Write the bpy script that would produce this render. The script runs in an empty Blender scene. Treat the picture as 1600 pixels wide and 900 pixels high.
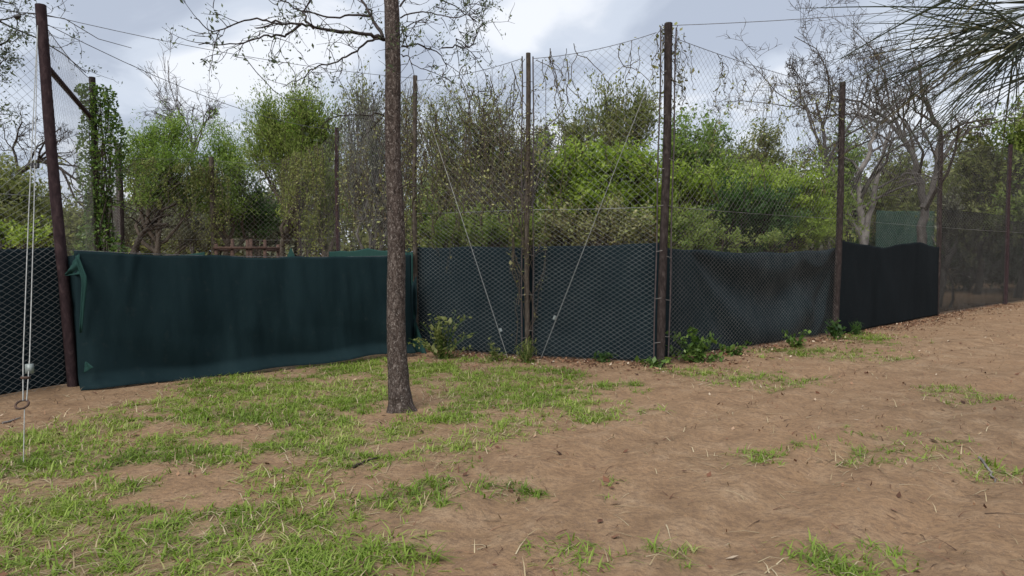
import bpy, math, random
import numpy as np
from mathutils import Vector

random.seed(7)
rng = np.random.default_rng(11)
scene = bpy.context.scene
col = scene.collection

# ------------------------------------------------------------------ camera
F_PX, CAM_H, HORIZ = 1100.0, 1.6, 395.0
PITCH = math.atan((450.0 - HORIZ) / F_PX)
cam_d = bpy.data.cameras.new('camera')
cam_d.sensor_width = 36.0
cam_d.lens = 36.0 * F_PX / 1600.0
cam_d.clip_start = 0.05
cam_d.clip_end = 3000.0
cam = bpy.data.objects.new('camera', cam_d)
cam.location = (0, 0, CAM_H)
cam.rotation_euler = (math.pi / 2 - PITCH, 0, 0)
col.objects.link(cam)
scene.camera = cam

# ------------------------------------------------------------------ sky and sun
SUN_EL, SUN_AZ = 46.0, 205.0        # behind the camera, a little to the left
world = bpy.data.worlds.new('World')
scene.world = world
world.use_nodes = True
wt = world.node_tree
wt.nodes.clear()
w_out = wt.nodes.new('ShaderNodeOutputWorld')
w_bg = wt.nodes.new('ShaderNodeBackground')
w_bg.inputs['Strength'].default_value = 0.1
w_sky = wt.nodes.new('ShaderNodeTexSky')
w_sky.sky_type = 'NISHITA'
w_sky.sun_disc = False
w_sky.sun_elevation = math.radians(SUN_EL)
w_sky.sun_rotation = math.radians(SUN_AZ)
w_tc = wt.nodes.new('ShaderNodeTexCoord')
w_sep = wt.nodes.new('ShaderNodeSeparateXYZ')
wt.links.new(w_tc.outputs['Generated'], w_sep.inputs[0])
w_az = wt.nodes.new('ShaderNodeMath'); w_az.operation = 'ABSOLUTE'
wt.links.new(w_sep.outputs['Z'], w_az.inputs[0])
w_add = wt.nodes.new('ShaderNodeMath'); w_add.operation = 'ADD'
w_add.inputs[1].default_value = 0.22
wt.links.new(w_az.outputs[0], w_add.inputs[0])
w_dx = wt.nodes.new('ShaderNodeMath'); w_dx.operation = 'DIVIDE'
w_dy = wt.nodes.new('ShaderNodeMath'); w_dy.operation = 'DIVIDE'
wt.links.new(w_sep.outputs['X'], w_dx.inputs[0]); wt.links.new(w_add.outputs[0], w_dx.inputs[1])
wt.links.new(w_sep.outputs['Y'], w_dy.inputs[0]); wt.links.new(w_add.outputs[0], w_dy.inputs[1])
w_com = wt.nodes.new('ShaderNodeCombineXYZ')
wt.links.new(w_dx.outputs[0], w_com.inputs[0]); wt.links.new(w_dy.outputs[0], w_com.inputs[1])
w_com.inputs[2].default_value = 3.7
w_noise = wt.nodes.new('ShaderNodeTexNoise')
w_noise.inputs['Scale'].default_value = 1.9
w_noise.inputs['Detail'].default_value = 7.0
w_noise.inputs['Roughness'].default_value = 0.48
w_noise.inputs['Distortion'].default_value = 0.35
wt.links.new(w_com.outputs[0], w_noise.inputs['Vector'])
w_ramp = wt.nodes.new('ShaderNodeValToRGB')
w_ramp.color_ramp.interpolation = 'EASE'
els = w_ramp.color_ramp.elements
els[0].position = 0.40; els[0].color = (0.45, 0.50, 0.60, 1)
els[1].position = 0.63; els[1].color = (0.86, 0.885, 0.935, 1)
e = els.new(0.51); e.color = (0.61, 0.665, 0.76, 1)
wt.links.new(w_noise.outputs['Fac'], w_ramp.inputs['Fac'])
w_mul = wt.nodes.new('ShaderNodeVectorMath'); w_mul.operation = 'SCALE'
w_mul.inputs['Scale'].default_value = 6.7
wt.links.new(w_ramp.outputs['Color'], w_mul.inputs[0])
w_mix = wt.nodes.new('ShaderNodeMix'); w_mix.data_type = 'RGBA'
w_mix.inputs['Factor'].default_value = 0.93
wt.links.new(w_sky.outputs['Color'], w_mix.inputs['A'])
wt.links.new(w_mul.outputs[0], w_mix.inputs['B'])
wt.links.new(w_mix.outputs['Result'], w_bg.inputs['Color'])
wt.links.new(w_bg.outputs[0], w_out.inputs[0])

sun_d = bpy.data.lights.new('sun', 'SUN')
sun_d.energy = 2.4
sun_d.angle = math.radians(38)
sun_d.color = (1.0, 0.96, 0.90)
sun = bpy.data.objects.new('sun', sun_d)
az = math.radians(SUN_AZ); el = math.radians(SUN_EL)
sv = Vector((math.sin(az) * math.cos(el), math.cos(az) * math.cos(el), math.sin(el)))
sun.rotation_euler = sv.to_track_quat('Z', 'Y').to_euler()
sun.location = (-6, -8, 20)
col.objects.link(sun)

scene.view_settings.view_transform = 'Standard'
scene.view_settings.look = 'None'
scene.view_settings.gamma = 1.0
scene.view_settings.use_curve_mapping = False
scene.view_settings.exposure = 0.75
scene.cycles.transparent_max_bounces = 12
scene.cycles.max_bounces = 6

# ------------------------------------------------------------------ maths helpers
cp, sp = math.cos(PITCH), math.sin(PITCH)
def at(px, py, Y):
    """The world point seen at photo pixel (px, py) that lies Y metres ahead."""
    dx, dy = (px - 800.0) / F_PX, (450.0 - py) / F_PX
    t = Y / (cp + dy * sp)
    return np.array([dx * t, Y, CAM_H + t * (dy * cp - sp)])
def gnd(px, py):
    dx, dy = (px - 800.0) / F_PX, (450.0 - py) / F_PX
    t = -CAM_H / (dy * cp - sp)
    return np.array([dx * t, t * (cp + dy * sp), 0.0])

_tab = np.random.default_rng(5).random((256, 256))
def vnoise(x, y):
    x = np.asarray(x, float); y = np.asarray(y, float)
    xi = np.floor(x).astype(int); yi = np.floor(y).astype(int)
    fx = x - xi; fy = y - yi
    fx = fx * fx * (3 - 2 * fx); fy = fy * fy * (3 - 2 * fy)
    a = _tab[xi % 256, yi % 256]; b = _tab[(xi + 1) % 256, yi % 256]
    c = _tab[xi % 256, (yi + 1) % 256]; d = _tab[(xi + 1) % 256, (yi + 1) % 256]
    return (a * (1 - fx) + b * fx) * (1 - fy) + (c * (1 - fx) + d * fx) * fy
def fbm(x, y, o=4):
    s = 0; amp = 0.5
    for _ in range(o):
        s = s + amp * vnoise(x, y); x = x * 2.03 + 17.1; y = y * 2.03 + 5.3; amp *= 0.5
    return s / (1 - 0.5 ** o)

def seg_dist(x, y, pts):
    best = np.full(np.shape(x), 1e9)
    for (ax, ay), (bx, by) in zip(pts[:-1], pts[1:]):
        vx, vy = bx - ax, by - ay
        t = np.clip(((x - ax) * vx + (y - ay) * vy) / (vx * vx + vy * vy), 0, 1)
        best = np.minimum(best, np.hypot(x - ax - t * vx, y - ay - t * vy))
    return best

# tyre tracks of the dirt drive
TRACKS = [[gnd(*p)[:2] for p in [(1750, 505), (1480, 545), (1250, 590), (1010, 680), (800, 790), (560, 980)]],
          [gnd(*p)[:2] for p in [(1800, 545), (1560, 610), (1380, 680), (1240, 760), (1120, 860), (1010, 1000)]],
          [gnd(*p)[:2] for p in [(1900, 640), (1640, 690), (1480, 780), (1380, 900)]]]
_pits = np.random.default_rng(3)
PITS = np.stack([_pits.uniform(-3, 13, 260), _pits.uniform(3, 17, 260), _pits.uniform(0.06, 0.22, 260), _pits.uniform(-0.022, 0.008, 260)], 1)
def ground_h(x, y):
    x = np.asarray(x, float); y = np.asarray(y, float)
    h = (fbm(x * 0.35, y * 0.35, 3) - 0.5) * 0.06
    h = h + (fbm(x * 2.1 + 40, y * 2.1, 3) - 0.5) * 0.014
    h = h + (fbm(x * 8 + 9, y * 8 + 3, 2) - 0.5) * 0.009
    for tr in TRACKS:
        d = seg_dist(x, y, tr)
        wob = 0.6 + 0.8 * fbm(x * 1.3 + 3, y * 1.3, 2)
        h = h - 0.035 * wob * np.exp(-(d / 0.16) ** 2) + 0.022 * wob * np.exp(-((d - 0.30) / 0.12) ** 2)
    for px, py, r, a in PITS:
        m = (np.abs(x - px) < 3 * r) & (np.abs(y - py) < 3 * r)
        if m.any():
            h = h + np.where(m, a * np.exp(-((x - px) ** 2 + (y - py) ** 2) / (r * r)), 0)
    far = np.clip((np.hypot(x, y) - 25) / 20, 0, 1)
    return h * (1 - far)

# ------------------------------------------------------------------ mesh helpers
def make_mesh(name, verts, faces, mat, parent=None, smooth=False, var=None, mat2=None, fmat=None):
    """faces: (n,3) or (n,4) int array, or list of such arrays."""
    verts = np.asarray(verts, float).reshape(-1, 3)
    if parent is not None:
        p = parent
        off = np.zeros(3)
        while p is not None:
            off += np.array(p.location); p = p.parent
        verts = verts - off
    fl = faces if isinstance(faces, list) else [faces]
    fl = [np.asarray(f, int) for f in fl if len(f)]
    me = bpy.data.meshes.new(name)
    nl = sum(f.size for f in fl); npoly = sum(len(f) for f in fl)
    me.vertices.add(len(verts)); me.loops.add(nl); me.polygons.add(npoly)
    me.vertices.foreach_set('co', verts.ravel())
    me.loops.foreach_set('vertex_index', np.concatenate([f.ravel() for f in fl]))
    tot = np.concatenate([np.full(len(f), f.shape[1]) for f in fl])
    me.polygons.foreach_set('loop_start', np.concatenate([[0], np.cumsum(tot)[:-1]]))
    me.polygons.foreach_set('loop_total', tot)
    if smooth:
        me.polygons.foreach_set('use_smooth', np.ones(npoly, bool))
    me.materials.append(mat)
    me.update(calc_edges=True)
    if var is not None:
        a = me.attributes.new('var', 'FLOAT', 'POINT')
        a.data.foreach_set('value', np.asarray(var, float).ravel())
    o = bpy.data.objects.new(name, me)
    col.objects.link(o)
    if parent is not None:
        o.parent = parent
    return o

def tube_geo(P, R, sides=4, cap=True):
    """P (n,k,3), R (n,k) -> verts, quads of n tapered tubes."""
    P = np.asarray(P, float); R = np.asarray(R, float)
    n, k, _ = P.shape
    T = np.empty_like(P)
    T[:, 1:-1] = P[:, 2:] - P[:, :-2]; T[:, 0] = P[:, 1] - P[:, 0]; T[:, -1] = P[:, -1] - P[:, -2]
    T /= np.linalg.norm(T, axis=2, keepdims=True) + 1e-9
    main = P[:, -1] - P[:, 0]
    ref = np.where(np.abs(main[:, 2:3]) > 0.8 * np.linalg.norm(main, axis=1, keepdims=True), np.array([[1.0, 0.13, 0.0]]), np.array([[0.07, 0.0, 1.0]]))
    ref = np.repeat(ref[:, None, :], k, 1)
    U = np.cross(T, ref); U /= np.linalg.norm(U, axis=2, keepdims=True) + 1e-9
    V = np.cross(T, U)
    a = np.arange(sides) * 2 * math.pi / sides
    ring = (U[:, :, None, :] * np.cos(a)[None, None, :, None] + V[:, :, None, :] * np.sin(a)[None, None, :, None])
    verts = P[:, :, None, :] + ring * R[:, :, None, None]
    idx = np.arange(n * k * sides).reshape(n, k, sides)
    f = np.stack([idx[:, :-1, :], np.roll(idx[:, :-1, :], -1, 2), np.roll(idx[:, 1:, :], -1, 2), idx[:, 1:, :]], -1).reshape(-1, 4)
    return verts.reshape(-1, 3), f

class Geo:
    """Collects verts and faces for one mesh."""
    def __init__(s): s.v = []; s.f3 = []; s.f4 = []; s.n = 0; s.var = []
    def add(s, v, f, var=None):
        v = np.asarray(v, float).reshape(-1, 3); f = np.asarray(f, int)
        (s.f4 if f.shape[1] == 4 else s.f3).append(f + s.n)
        s.v.append(v); s.n += len(v)
        s.var.append(np.full(len(v), 0.5) if var is None else np.broadcast_to(np.asarray(var, float), (len(v),)))
    def tubes(s, P, R, sides=4):
        v, f = tube_geo(P, R, sides); s.add(v, f)
    def line(s, pts, r, sides=6, cap=True):
        pts = np.asarray(pts, float); r = np.broadcast_to(np.asarray(r, float), (len(pts),))
        v, f = tube_geo(pts[None], r[None], sides)
        s.add(v, f)
        if cap:
            k = len(pts)
            for ring, c in ((0, pts[0]), (k - 1, pts[-1])):
                vv = np.vstack([v[ring * sides:(ring + 1) * sides], c])
                ff = np.array([[i, (i + 1) % sides, sides] for i in range(sides)])
                s.add(vv, ff)
    def box(s, c, size, rz=0.0):
        sx, sy, sz = np.asarray(size) / 2
        v = np.array([[x, y, z] for x in (-sx, sx) for y in (-sy, sy) for z in (-sz, sz)])
        ca, sa = math.cos(rz), math.sin(rz)
        v = np.stack([v[:, 0] * ca - v[:, 1] * sa, v[:, 0] * sa + v[:, 1] * ca, v[:, 2]], 1) + np.asarray(c)
        s.add(v, [[0, 1, 3, 2], [4, 6, 7, 5], [0, 4, 5, 1], [2, 3, 7, 6], [0, 2, 6, 4], [1, 5, 7, 3]])
    def build(s, name, mat, parent=None, smooth=True):
        return make_mesh(name, np.vstack(s.v), [np.vstack(x) for x in (s.f4, s.f3) if x], mat, parent, smooth, np.concatenate(s.var))

def tag(o, label, cat, group=None, kind=None):
    if label: o['label'] = label
    if cat: o['category'] = cat
    if group: o['group'] = group
    if kind: o['kind'] = kind
    return o
def thing(name, loc, label, cat, group=None):
    o = bpy.data.objects.new(name, None)
    o.location = tuple(float(q) for q in loc)
    o.empty_display_size = 0.2
    col.objects.link(o)
    return tag(o, label, cat, group)
def stuff(o):
    o['kind'] = 'stuff'; return o

# ------------------------------------------------------------------ materials
def nt(name):
    m = bpy.data.materials.new(name); m.use_nodes = True
    t = m.node_tree; t.nodes.clear()
    out = t.nodes.new('ShaderNodeOutputMaterial')
    b = t.nodes.new('ShaderNodeBsdfPrincipled')
    t.links.new(b.outputs[0], out.inputs[0])
    return m, t, b, out
def ramp(t, fac, stops):
    r = t.nodes.new('ShaderNodeValToRGB')
    e = r.color_ramp.elements
    e[0].position, e[0].color = stops[0][0], (*stops[0][1], 1)
    e[1].position, e[1].color = stops[-1][0], (*stops[-1][1], 1)
    for p, c in stops[1:-1]:
        q = e.new(p); q.color = (*c, 1)
    t.links.new(fac, r.inputs['Fac'])
    return r.outputs['Color']
def noise(t, scale, detail=4, rough=0.55, vec=None, dist=0.0):
    n = t.nodes.new('ShaderNodeTexNoise')
    n.inputs['Scale'].default_value = scale; n.inputs['Detail'].default_value = detail
    n.inputs['Roughness'].default_value = rough; n.inputs['Distortion'].default_value = dist
    if vec is None:
        tc = t.nodes.new('ShaderNodeTexCoord'); vec = tc.outputs['Object']
    t.links.new(vec, n.inputs['Vector'])
    return n.outputs['Fac']
def mixc(t, fac, a, b, mode='MIX'):
    m = t.nodes.new('ShaderNodeMix'); m.data_type = 'RGBA'; m.blend_type = mode
    for s, v in (('Factor', fac), ('A', a), ('B', b)):
        if isinstance(v, (int, float)): m.inputs[s].default_value = v
        elif isinstance(v, tuple): m.inputs[s].default_value = (*v, 1)
        else: t.links.new(v, m.inputs[s])
    return m.outputs['Result']
def bump(t, b, h, strength=0.5, dist=0.02):
    bp = t.nodes.new('ShaderNodeBump')
    bp.inputs['Strength'].default_value = strength; bp.inputs['Distance'].default_value = dist
    t.links.new(h, bp.inputs['Height']); t.links.new(bp.outputs[0], b.inputs['Normal'])
def scaled(t, sx, sy, sz):
    tc = t.nodes.new('ShaderNodeTexCoord'); mp = t.nodes.new('ShaderNodeMapping')
    mp.inputs['Scale'].default_value = (sx, sy, sz)
    t.links.new(tc.outputs['Object'], mp.inputs['Vector'])
    return mp.outputs['Vector']

def leaf_mat(name, stops, trans=0.5, rough=0.55):
    m, t, b, out = nt(name)
    at_ = t.nodes.new('ShaderNodeAttribute'); at_.attribute_name = 'var'
    c = ramp(t, at_.outputs['Fac'], stops)
    t.links.new(c, b.inputs['Base Color'])
    b.inputs['Roughness'].default_value = rough
    b.inputs['Specular IOR Level'].default_value = 0.25
    tr = t.nodes.new('ShaderNodeBsdfTranslucent')
    hsv = t.nodes.new('ShaderNodeHueSaturation'); hsv.inputs['Value'].default_value = 1.5
    hsv.inputs['Saturation'].default_value = 1.1
    t.links.new(c, hsv.inputs['Color']); t.links.new(hsv.outputs[0], tr.inputs['Color'])
    mx = t.nodes.new('ShaderNodeMixShader'); mx.inputs[0].default_value = trans
    t.links.new(b.outputs[0], mx.inputs[1]); t.links.new(tr.outputs[0], mx.inputs[2])
    t.links.new(mx.outputs[0], out.inputs[0])
    return m
M = {}
M['leaf_bright'] = leaf_mat('leaf_bright', [(0, (0.08, 0.13, 0.018)), (0.5, (0.225, 0.31, 0.05)), (1, (0.37, 0.45, 0.11))])
M['leaf_feather'] = leaf_mat('leaf_feather', [(0, (0.06, 0.11, 0.026)), (0.5, (0.16, 0.24, 0.052)), (1, (0.27, 0.35, 0.095))])
M['leaf_yellow'] = leaf_mat('leaf_yellow', [(0, (0.08, 0.14, 0.025)), (0.5, (0.175, 0.23, 0.06)), (1, (0.29, 0.335, 0.11))])
M['leaf_olive'] = leaf_mat('leaf_olive', [(0, (0.075, 0.095, 0.028)), (0.5, (0.165, 0.19, 0.062)), (1, (0.27, 0.275, 0.115))])
M['leaf_dark'] = leaf_mat('leaf_dark', [(0, (0.02, 0.05, 0.015)), (0.5, (0.045, 0.095, 0.025)), (1, (0.10, 0.17, 0.045))])
M['leaf_dry'] = leaf_mat('leaf_dry', [(0, (0.10, 0.075, 0.04)), (0.35, (0.17, 0.16, 0.065)), (0.7, (0.21, 0.235, 0.08)), (1, (0.34, 0.31, 0.15))], 0.2)
M['leaf_grey'] = leaf_mat('leaf_grey', [(0, (0.07, 0.07, 0.05)), (0.5, (0.13, 0.14, 0.09)), (1, (0.21, 0.21, 0.14))], 0.2)
M['leaf_tree'] = leaf_mat('leaf_tree', [(0, (0.035, 0.05, 0.03)), (0.5, (0.085, 0.11, 0.06)), (1, (0.15, 0.18, 0.08))], 0.3)
M['leaf_weed'] = leaf_mat('leaf_weed', [(0, (0.025, 0.055, 0.014)), (0.5, (0.065, 0.12, 0.025)), (1, (0.18, 0.26, 0.06))], 0.3, 0.4)
M['leaf_palm'] = leaf_mat('leaf_palm', [(0, (0.014, 0.018, 0.010)), (0.6, (0.035, 0.045, 0.022)), (1, (0.12, 0.105, 0.05))], 0.12)
M['grass'] = leaf_mat('grass', [(0, (0.08, 0.125, 0.018)), (0.4, (0.155, 0.235, 0.032)), (0.75, (0.24, 0.315, 0.06)), (1, (0.38, 0.36, 0.16))], 0.3)
M['straw'] = leaf_mat('straw', [(0, (0.16, 0.11, 0.065)), (0.5, (0.30, 0.24, 0.14)), (1, (0.45, 0.38, 0.25))], 0.1, 0.8)
M['litter'] = leaf_mat('litter', [(0, (0.045, 0.024, 0.016)), (0.5, (0.15, 0.068, 0.04)), (0.85, (0.29, 0.17, 0.10)), (1, (0.48, 0.40, 0.30))], 0.05, 0.8)

def bark_mat(name, dark, mid, light, scale=18.0, str_=0.9, spot=0.0):
    m, t, b, out = nt(name)
    v1 = scaled(t, 1, 1, 0.45)
    n1 = noise(t, scale, 6, 0.65, v1, 0.4)
    c = ramp(t, n1, [(0.30, dark), (0.52, mid), (0.75, light)])
    n3 = noise(t, 1.3, 3, 0.5)
    c = mixc(t, n3, c, mixc(t, 0.55, c, dark))
    if spot:
        k = ramp(t, noise(t, scale * 1.9, 4, 0.7, scaled(t, 1, 1, 0.7), 0.8), [(0.53, (0, 0, 0)), (0.68, (1, 1, 1))])
        c = mixc(t, mixc(t, spot, (0, 0, 0), k), c, (0.36, 0.32, 0.29))
    t.links.new(c, b.inputs['Base Color'])
    b.inputs['Roughness'].default_value = 0.9
    b.inputs['Specular IOR Level'].default_value = 0.15
    bump(t, b, n1, str_, 0.03)
    return m
M['bark_main'] = bark_mat('bark_main', (0.018, 0.013, 0.011), (0.072, 0.054, 0.046), (0.20, 0.165, 0.145), 30, 1.0, 0.6)
M['bark_branch'] = bark_mat('bark_branch', (0.02, 0.016, 0.015), (0.05, 0.04, 0.038), (0.10, 0.085, 0.08), 20, 0.5)
M['bark_brown'] = bark_mat('bark_brown', (0.035, 0.027, 0.02), (0.085, 0.07, 0.055), (0.16, 0.138, 0.115), 10, 0.6)
M['bark_grey'] = bark_mat('bark_grey', (0.05, 0.044, 0.04), (0.11, 0.10, 0.092), (0.21, 0.195, 0.185), 9, 0.6)
M['bark_pale'] = bark_mat('bark_pale', (0.09, 0.08, 0.075), (0.20, 0.185, 0.17), (0.40, 0.37, 0.35), 7, 0.7)
M['bark_dark'] = bark_mat('bark_dark', (0.02, 0.016, 0.013), (0.045, 0.037, 0.03), (0.10, 0.085, 0.07), 10, 0.6)
M['post_wood'] = bark_mat('post_wood', (0.014, 0.010, 0.0095), (0.038, 0.029, 0.027), (0.10, 0.083, 0.077), 22, 0.5)
M['post_pale'] = bark_mat('post_pale', (0.03, 0.024, 0.02), (0.075, 0.062, 0.05), (0.16, 0.14, 0.115), 22, 0.5)
M['post_red'] = bark_mat('post_red', (0.018, 0.011, 0.013), (0.040, 0.025, 0.027), (0.09, 0.06, 0.06), 18, 0.4)

def metal_mat(name, c0, c1, rough=0.45, metallic=0.6, scale=30):
    m, t, b, out = nt(name)
    c = ramp(t, noise(t, scale, 4), [(0.3, c0), (0.7, c1)])
    t.links.new(c, b.inputs['Base Color'])
    b.inputs['Roughness'].default_value = rough; b.inputs['Metallic'].default_value = metallic
    return m
M['wire'] = metal_mat('galvanised_wire', (0.12, 0.128, 0.126), (0.27, 0.28, 0.275), 0.55, 0.2, 3)
M['wire_dull'] = metal_mat('weathered_wire', (0.10, 0.095, 0.09), (0.22, 0.21, 0.20), 0.65, 0.2, 3)
M['cable'] = metal_mat('steel_cable', (0.17, 0.175, 0.17), (0.32, 0.325, 0.31), 0.5, 0.3)
M['cable_dark'] = metal_mat('dark_cable', (0.06, 0.06, 0.065), (0.14, 0.14, 0.15), 0.6, 0.2)
M['rust'] = metal_mat('rusted_iron', (0.03, 0.018, 0.014), (0.10, 0.055, 0.038), 0.85, 0.1, 25)
M['rust_pipe'] = metal_mat('dark_pipe', (0.035, 0.028, 0.030), (0.085, 0.066, 0.064), 0.6, 0.3, 14)
M['plate'] = metal_mat('zinc_plate', (0.16, 0.19, 0.185), (0.26, 0.29, 0.28), 0.5, 0.2, 30)

def cloth_mat(name, c0, c1, rough=0.75, sheen=0.0, clear=0.0):
    m, t, b, out = nt(name)
    n1 = noise(t, 1.1, 5, 0.6, scaled(t, 1, 1, 0.5), 0.6)
    c = ramp(t, n1, [(0.3, c0), (0.72, c1)])
    n2 = noise(t, 9, 4, 0.7)
    dust = ramp(t, n2, [(0.58, (0, 0, 0)), (0.8, (0.06, 0.06, 0.06))])
    c = mixc(t, dust, c, (0.16, 0.15, 0.13))
    t.links.new(c, b.inputs['Base Color'])
    b.inputs['Roughness'].default_value = rough
    b.inputs['Specular IOR Level'].default_value = 0.04
    b.inputs['Sheen Weight'].default_value = sheen
    b.inputs['Sheen Roughness'].default_value = 0.5
    n3 = noise(t, 260, 2, 0.6, scaled(t, 1, 1, 0.4))
    n4 = noise(t, 4.5, 4, 0.5, scaled(t, 1, 1, 0.35))
    ad = t.nodes.new('ShaderNodeMath'); ad.operation = 'MULTIPLY_ADD'
    t.links.new(n4, ad.inputs[0]); ad.inputs[1].default_value = 6.0; t.links.new(n3, ad.inputs[2])
    bump(t, b, ad.outputs[0], 0.35, 0.006)
    if clear:
        tr = t.nodes.new('ShaderNodeBsdfTransparent')
        mx = t.nodes.new('ShaderNodeMixShader'); mx.inputs[0].default_value = clear
        t.links.new(b.outputs[0], mx.inputs[1]); t.links.new(tr.outputs[0], mx.inputs[2])
        t.links.new(mx.outputs[0], out.inputs[0])
    return m
M['cloth_green'] = cloth_mat('green_shade_cloth', (0.0075, 0.0165, 0.0195), (0.012, 0.025, 0.0285))
M['cloth_light'] = cloth_mat('faded_green_cloth', (0.013, 0.038, 0.035), (0.022, 0.056, 0.049))
M['cloth_blue'] = cloth_mat('blue_green_shade_cloth', (0.006, 0.0115, 0.015), (0.011, 0.020, 0.025), 0.75)
M['cloth_swag'] = cloth_mat('faded_blue_shade_cloth', (0.0075, 0.0135, 0.0165), (0.0125, 0.0225, 0.0265), 0.6)
M['cloth_black'] = cloth_mat('black_shade_cloth', (0.006, 0.0085, 0.010), (0.010, 0.0135, 0.016), 0.8)
M['net_dark'] = cloth_mat('see_through_shade_net', (0.007, 0.008, 0.007), (0.013, 0.014, 0.012), 0.8, 0.0, 0.5)
M['net_green'] = cloth_mat('see_through_green_net', (0.03, 0.07, 0.055), (0.05, 0.10, 0.08), 0.8, 0.0, 0.45)
M['plastic_black'] = metal_mat('black_plastic', (0.01, 0.01, 0.012), (0.02, 0.02, 0.022), 0.5, 0.0)

# dirt
m, t, b, out = nt('bare_earth'); M['dirt'] = m
n_big = noise(t, 0.55, 4, 0.55)
n_mid = noise(t, 3.2, 6, 0.62, None, 0.4)
n_fin = noise(t, 24, 6, 0.78)
c = ramp(t, n_mid, [(0.26, (0.168, 0.108, 0.064)), (0.5, (0.27, 0.177, 0.104)), (0.74, (0.36, 0.258, 0.165))])
c = mixc(t, ramp(t, n_big, [(0.38, (0, 0, 0)), (0.68, (0.6, 0.6, 0.6))]), c, (0.295, 0.183, 0.104))
c = mixc(t, ramp(t, n_fin, [(0.38, (0.6, 0.6, 0.6)), (0.56, (0, 0, 0))]), c, (0.12, 0.08, 0.058))
vo = t.nodes.new('ShaderNodeTexVoronoi'); vo.inputs['Scale'].default_value = 26
tcn = t.nodes.new('ShaderNodeTexCoord'); t.links.new(tcn.outputs['Object'], vo.inputs['Vector'])
c = mixc(t, ramp(t, vo.outputs['Distance'], [(0.05, (0.5, 0.5, 0.5)), (0.13, (0, 0, 0))]), c, (0.40, 0.32, 0.26))
tha = t.nodes.new('ShaderNodeAttribute'); tha.attribute_name = 'var'
thm = t.nodes.new('ShaderNodeMath'); thm.operation = 'MULTIPLY'; thm.use_clamp = True
t.links.new(tha.outputs['Fac'], thm.inputs[0]); t.links.new(ramp(t, noise(t, 60, 4, .7), [(.3, (.2, .2, .2)), (.65, (1, 1, 1))]), thm.inputs[1])
c = mixc(t, thm.outputs[0], c, ramp(t, noise(t, 22, 4, .6), [(.3, (.10, .085, .04)), (.7, (.29, .26, .14))]))
t.links.new(c, b.inputs['Base Color'])
b.inputs['Roughness'].default_value = 0.95; b.inputs['Specular IOR Level'].default_value = 0.1
ad = t.nodes.new('ShaderNodeMath'); ad.operation = 'MULTIPLY_ADD'
t.links.new(n_mid, ad.inputs[0]); ad.inputs[1].default_value = 2.5; t.links.new(n_fin, ad.inputs[2])
bump(t, b, ad.outputs[0], 0.9, 0.02)

# where the turf grows
PATCH = [  # photo-pixel centre, radii, density: where the turf grows
    (60, 710, 130, 50, .9), (250, 660, 120, 36, .8), (330, 610, 70, 24, .9), (430, 640, 150, 46, 1.0), (470, 590, 80, 20, .8), (560, 570, 50, 16, .9), (500, 700, 170, 50, .9),
    (720, 580, 120, 20, 1.0), (860, 592, 56, 18, 1.1), (800, 620, 110, 24, .8), (900, 645, 60, 20, .9), (700, 655, 60, 22, .7), (690, 710, 80, 36, .6), (760, 660, 90, 30, .5),
    (300, 730, 250, 40, .9), (200, 800, 320, 60, .9), (480, 800, 200, 60, .8), (120, 880, 220, 60, .9), (420, 890, 220, 50, 1.1), (560, 640, 60, 30, .5), (640, 760, 80, 40, .4), (890, 875, 70, 20, .6),
    (1310, 885, 50, 16, .9), (1380, 862, 40, 12, .5), (1050, 868, 40, 12, .5), (945, 602, 14, 6, 1), (1000, 610, 12, 5, .5), (985, 600, 16, 5, .7), (850, 762, 120, 18, .35), (1180, 715, 60, 14, .3),
    (1340, 700, 90, 26, .28), (1520, 620, 60, 16, .35), (1450, 700, 80, 30, .2), (1560, 735, 70, 16, .5), (1190, 595, 90, 12, .3), (1300, 555, 110, 10, .45), (1370, 530, 70, 8, .5), (980, 640, 60, 20, .2), (1080, 580, 60, 8, .3)]
def turf(x, y):
    px = x / y  # spread the patches by their place on the ground
    s = np.zeros_like(x)
    for cx, cy, rx, ry, dn in PATCH:
        c = gnd(cx, cy); nx_ = abs(gnd(cx + rx, cy)[0] - c[0]); a = gnd(cx, cy - ry)[1] if cy - ry > 470 else c[1] + 1.5; b_ = gnd(cx, cy + ry)[1]
        ryy = max((a - b_) / 2, 0.12); yc = (a + b_) / 2
        s = np.maximum(s, dn * np.clip(1.35 - 1.0 * np.sqrt(((x - c[0]) / nx_) ** 2 + ((y - yc) / ryy) ** 2), 0, 1))
    n1 = fbm(x * 2.2 + 11, y * 2.2 + 7, 3); n2 = fbm(x * 6 + 3, y * 6 + 31, 2)
    return np.clip(s * 1.5, 0, 1.1) * np.clip((n1 - 0.31) * 4.2, 0.03, 1) * np.clip((n2 - 0.22) * 3.0, 0.10, 1)

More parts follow.
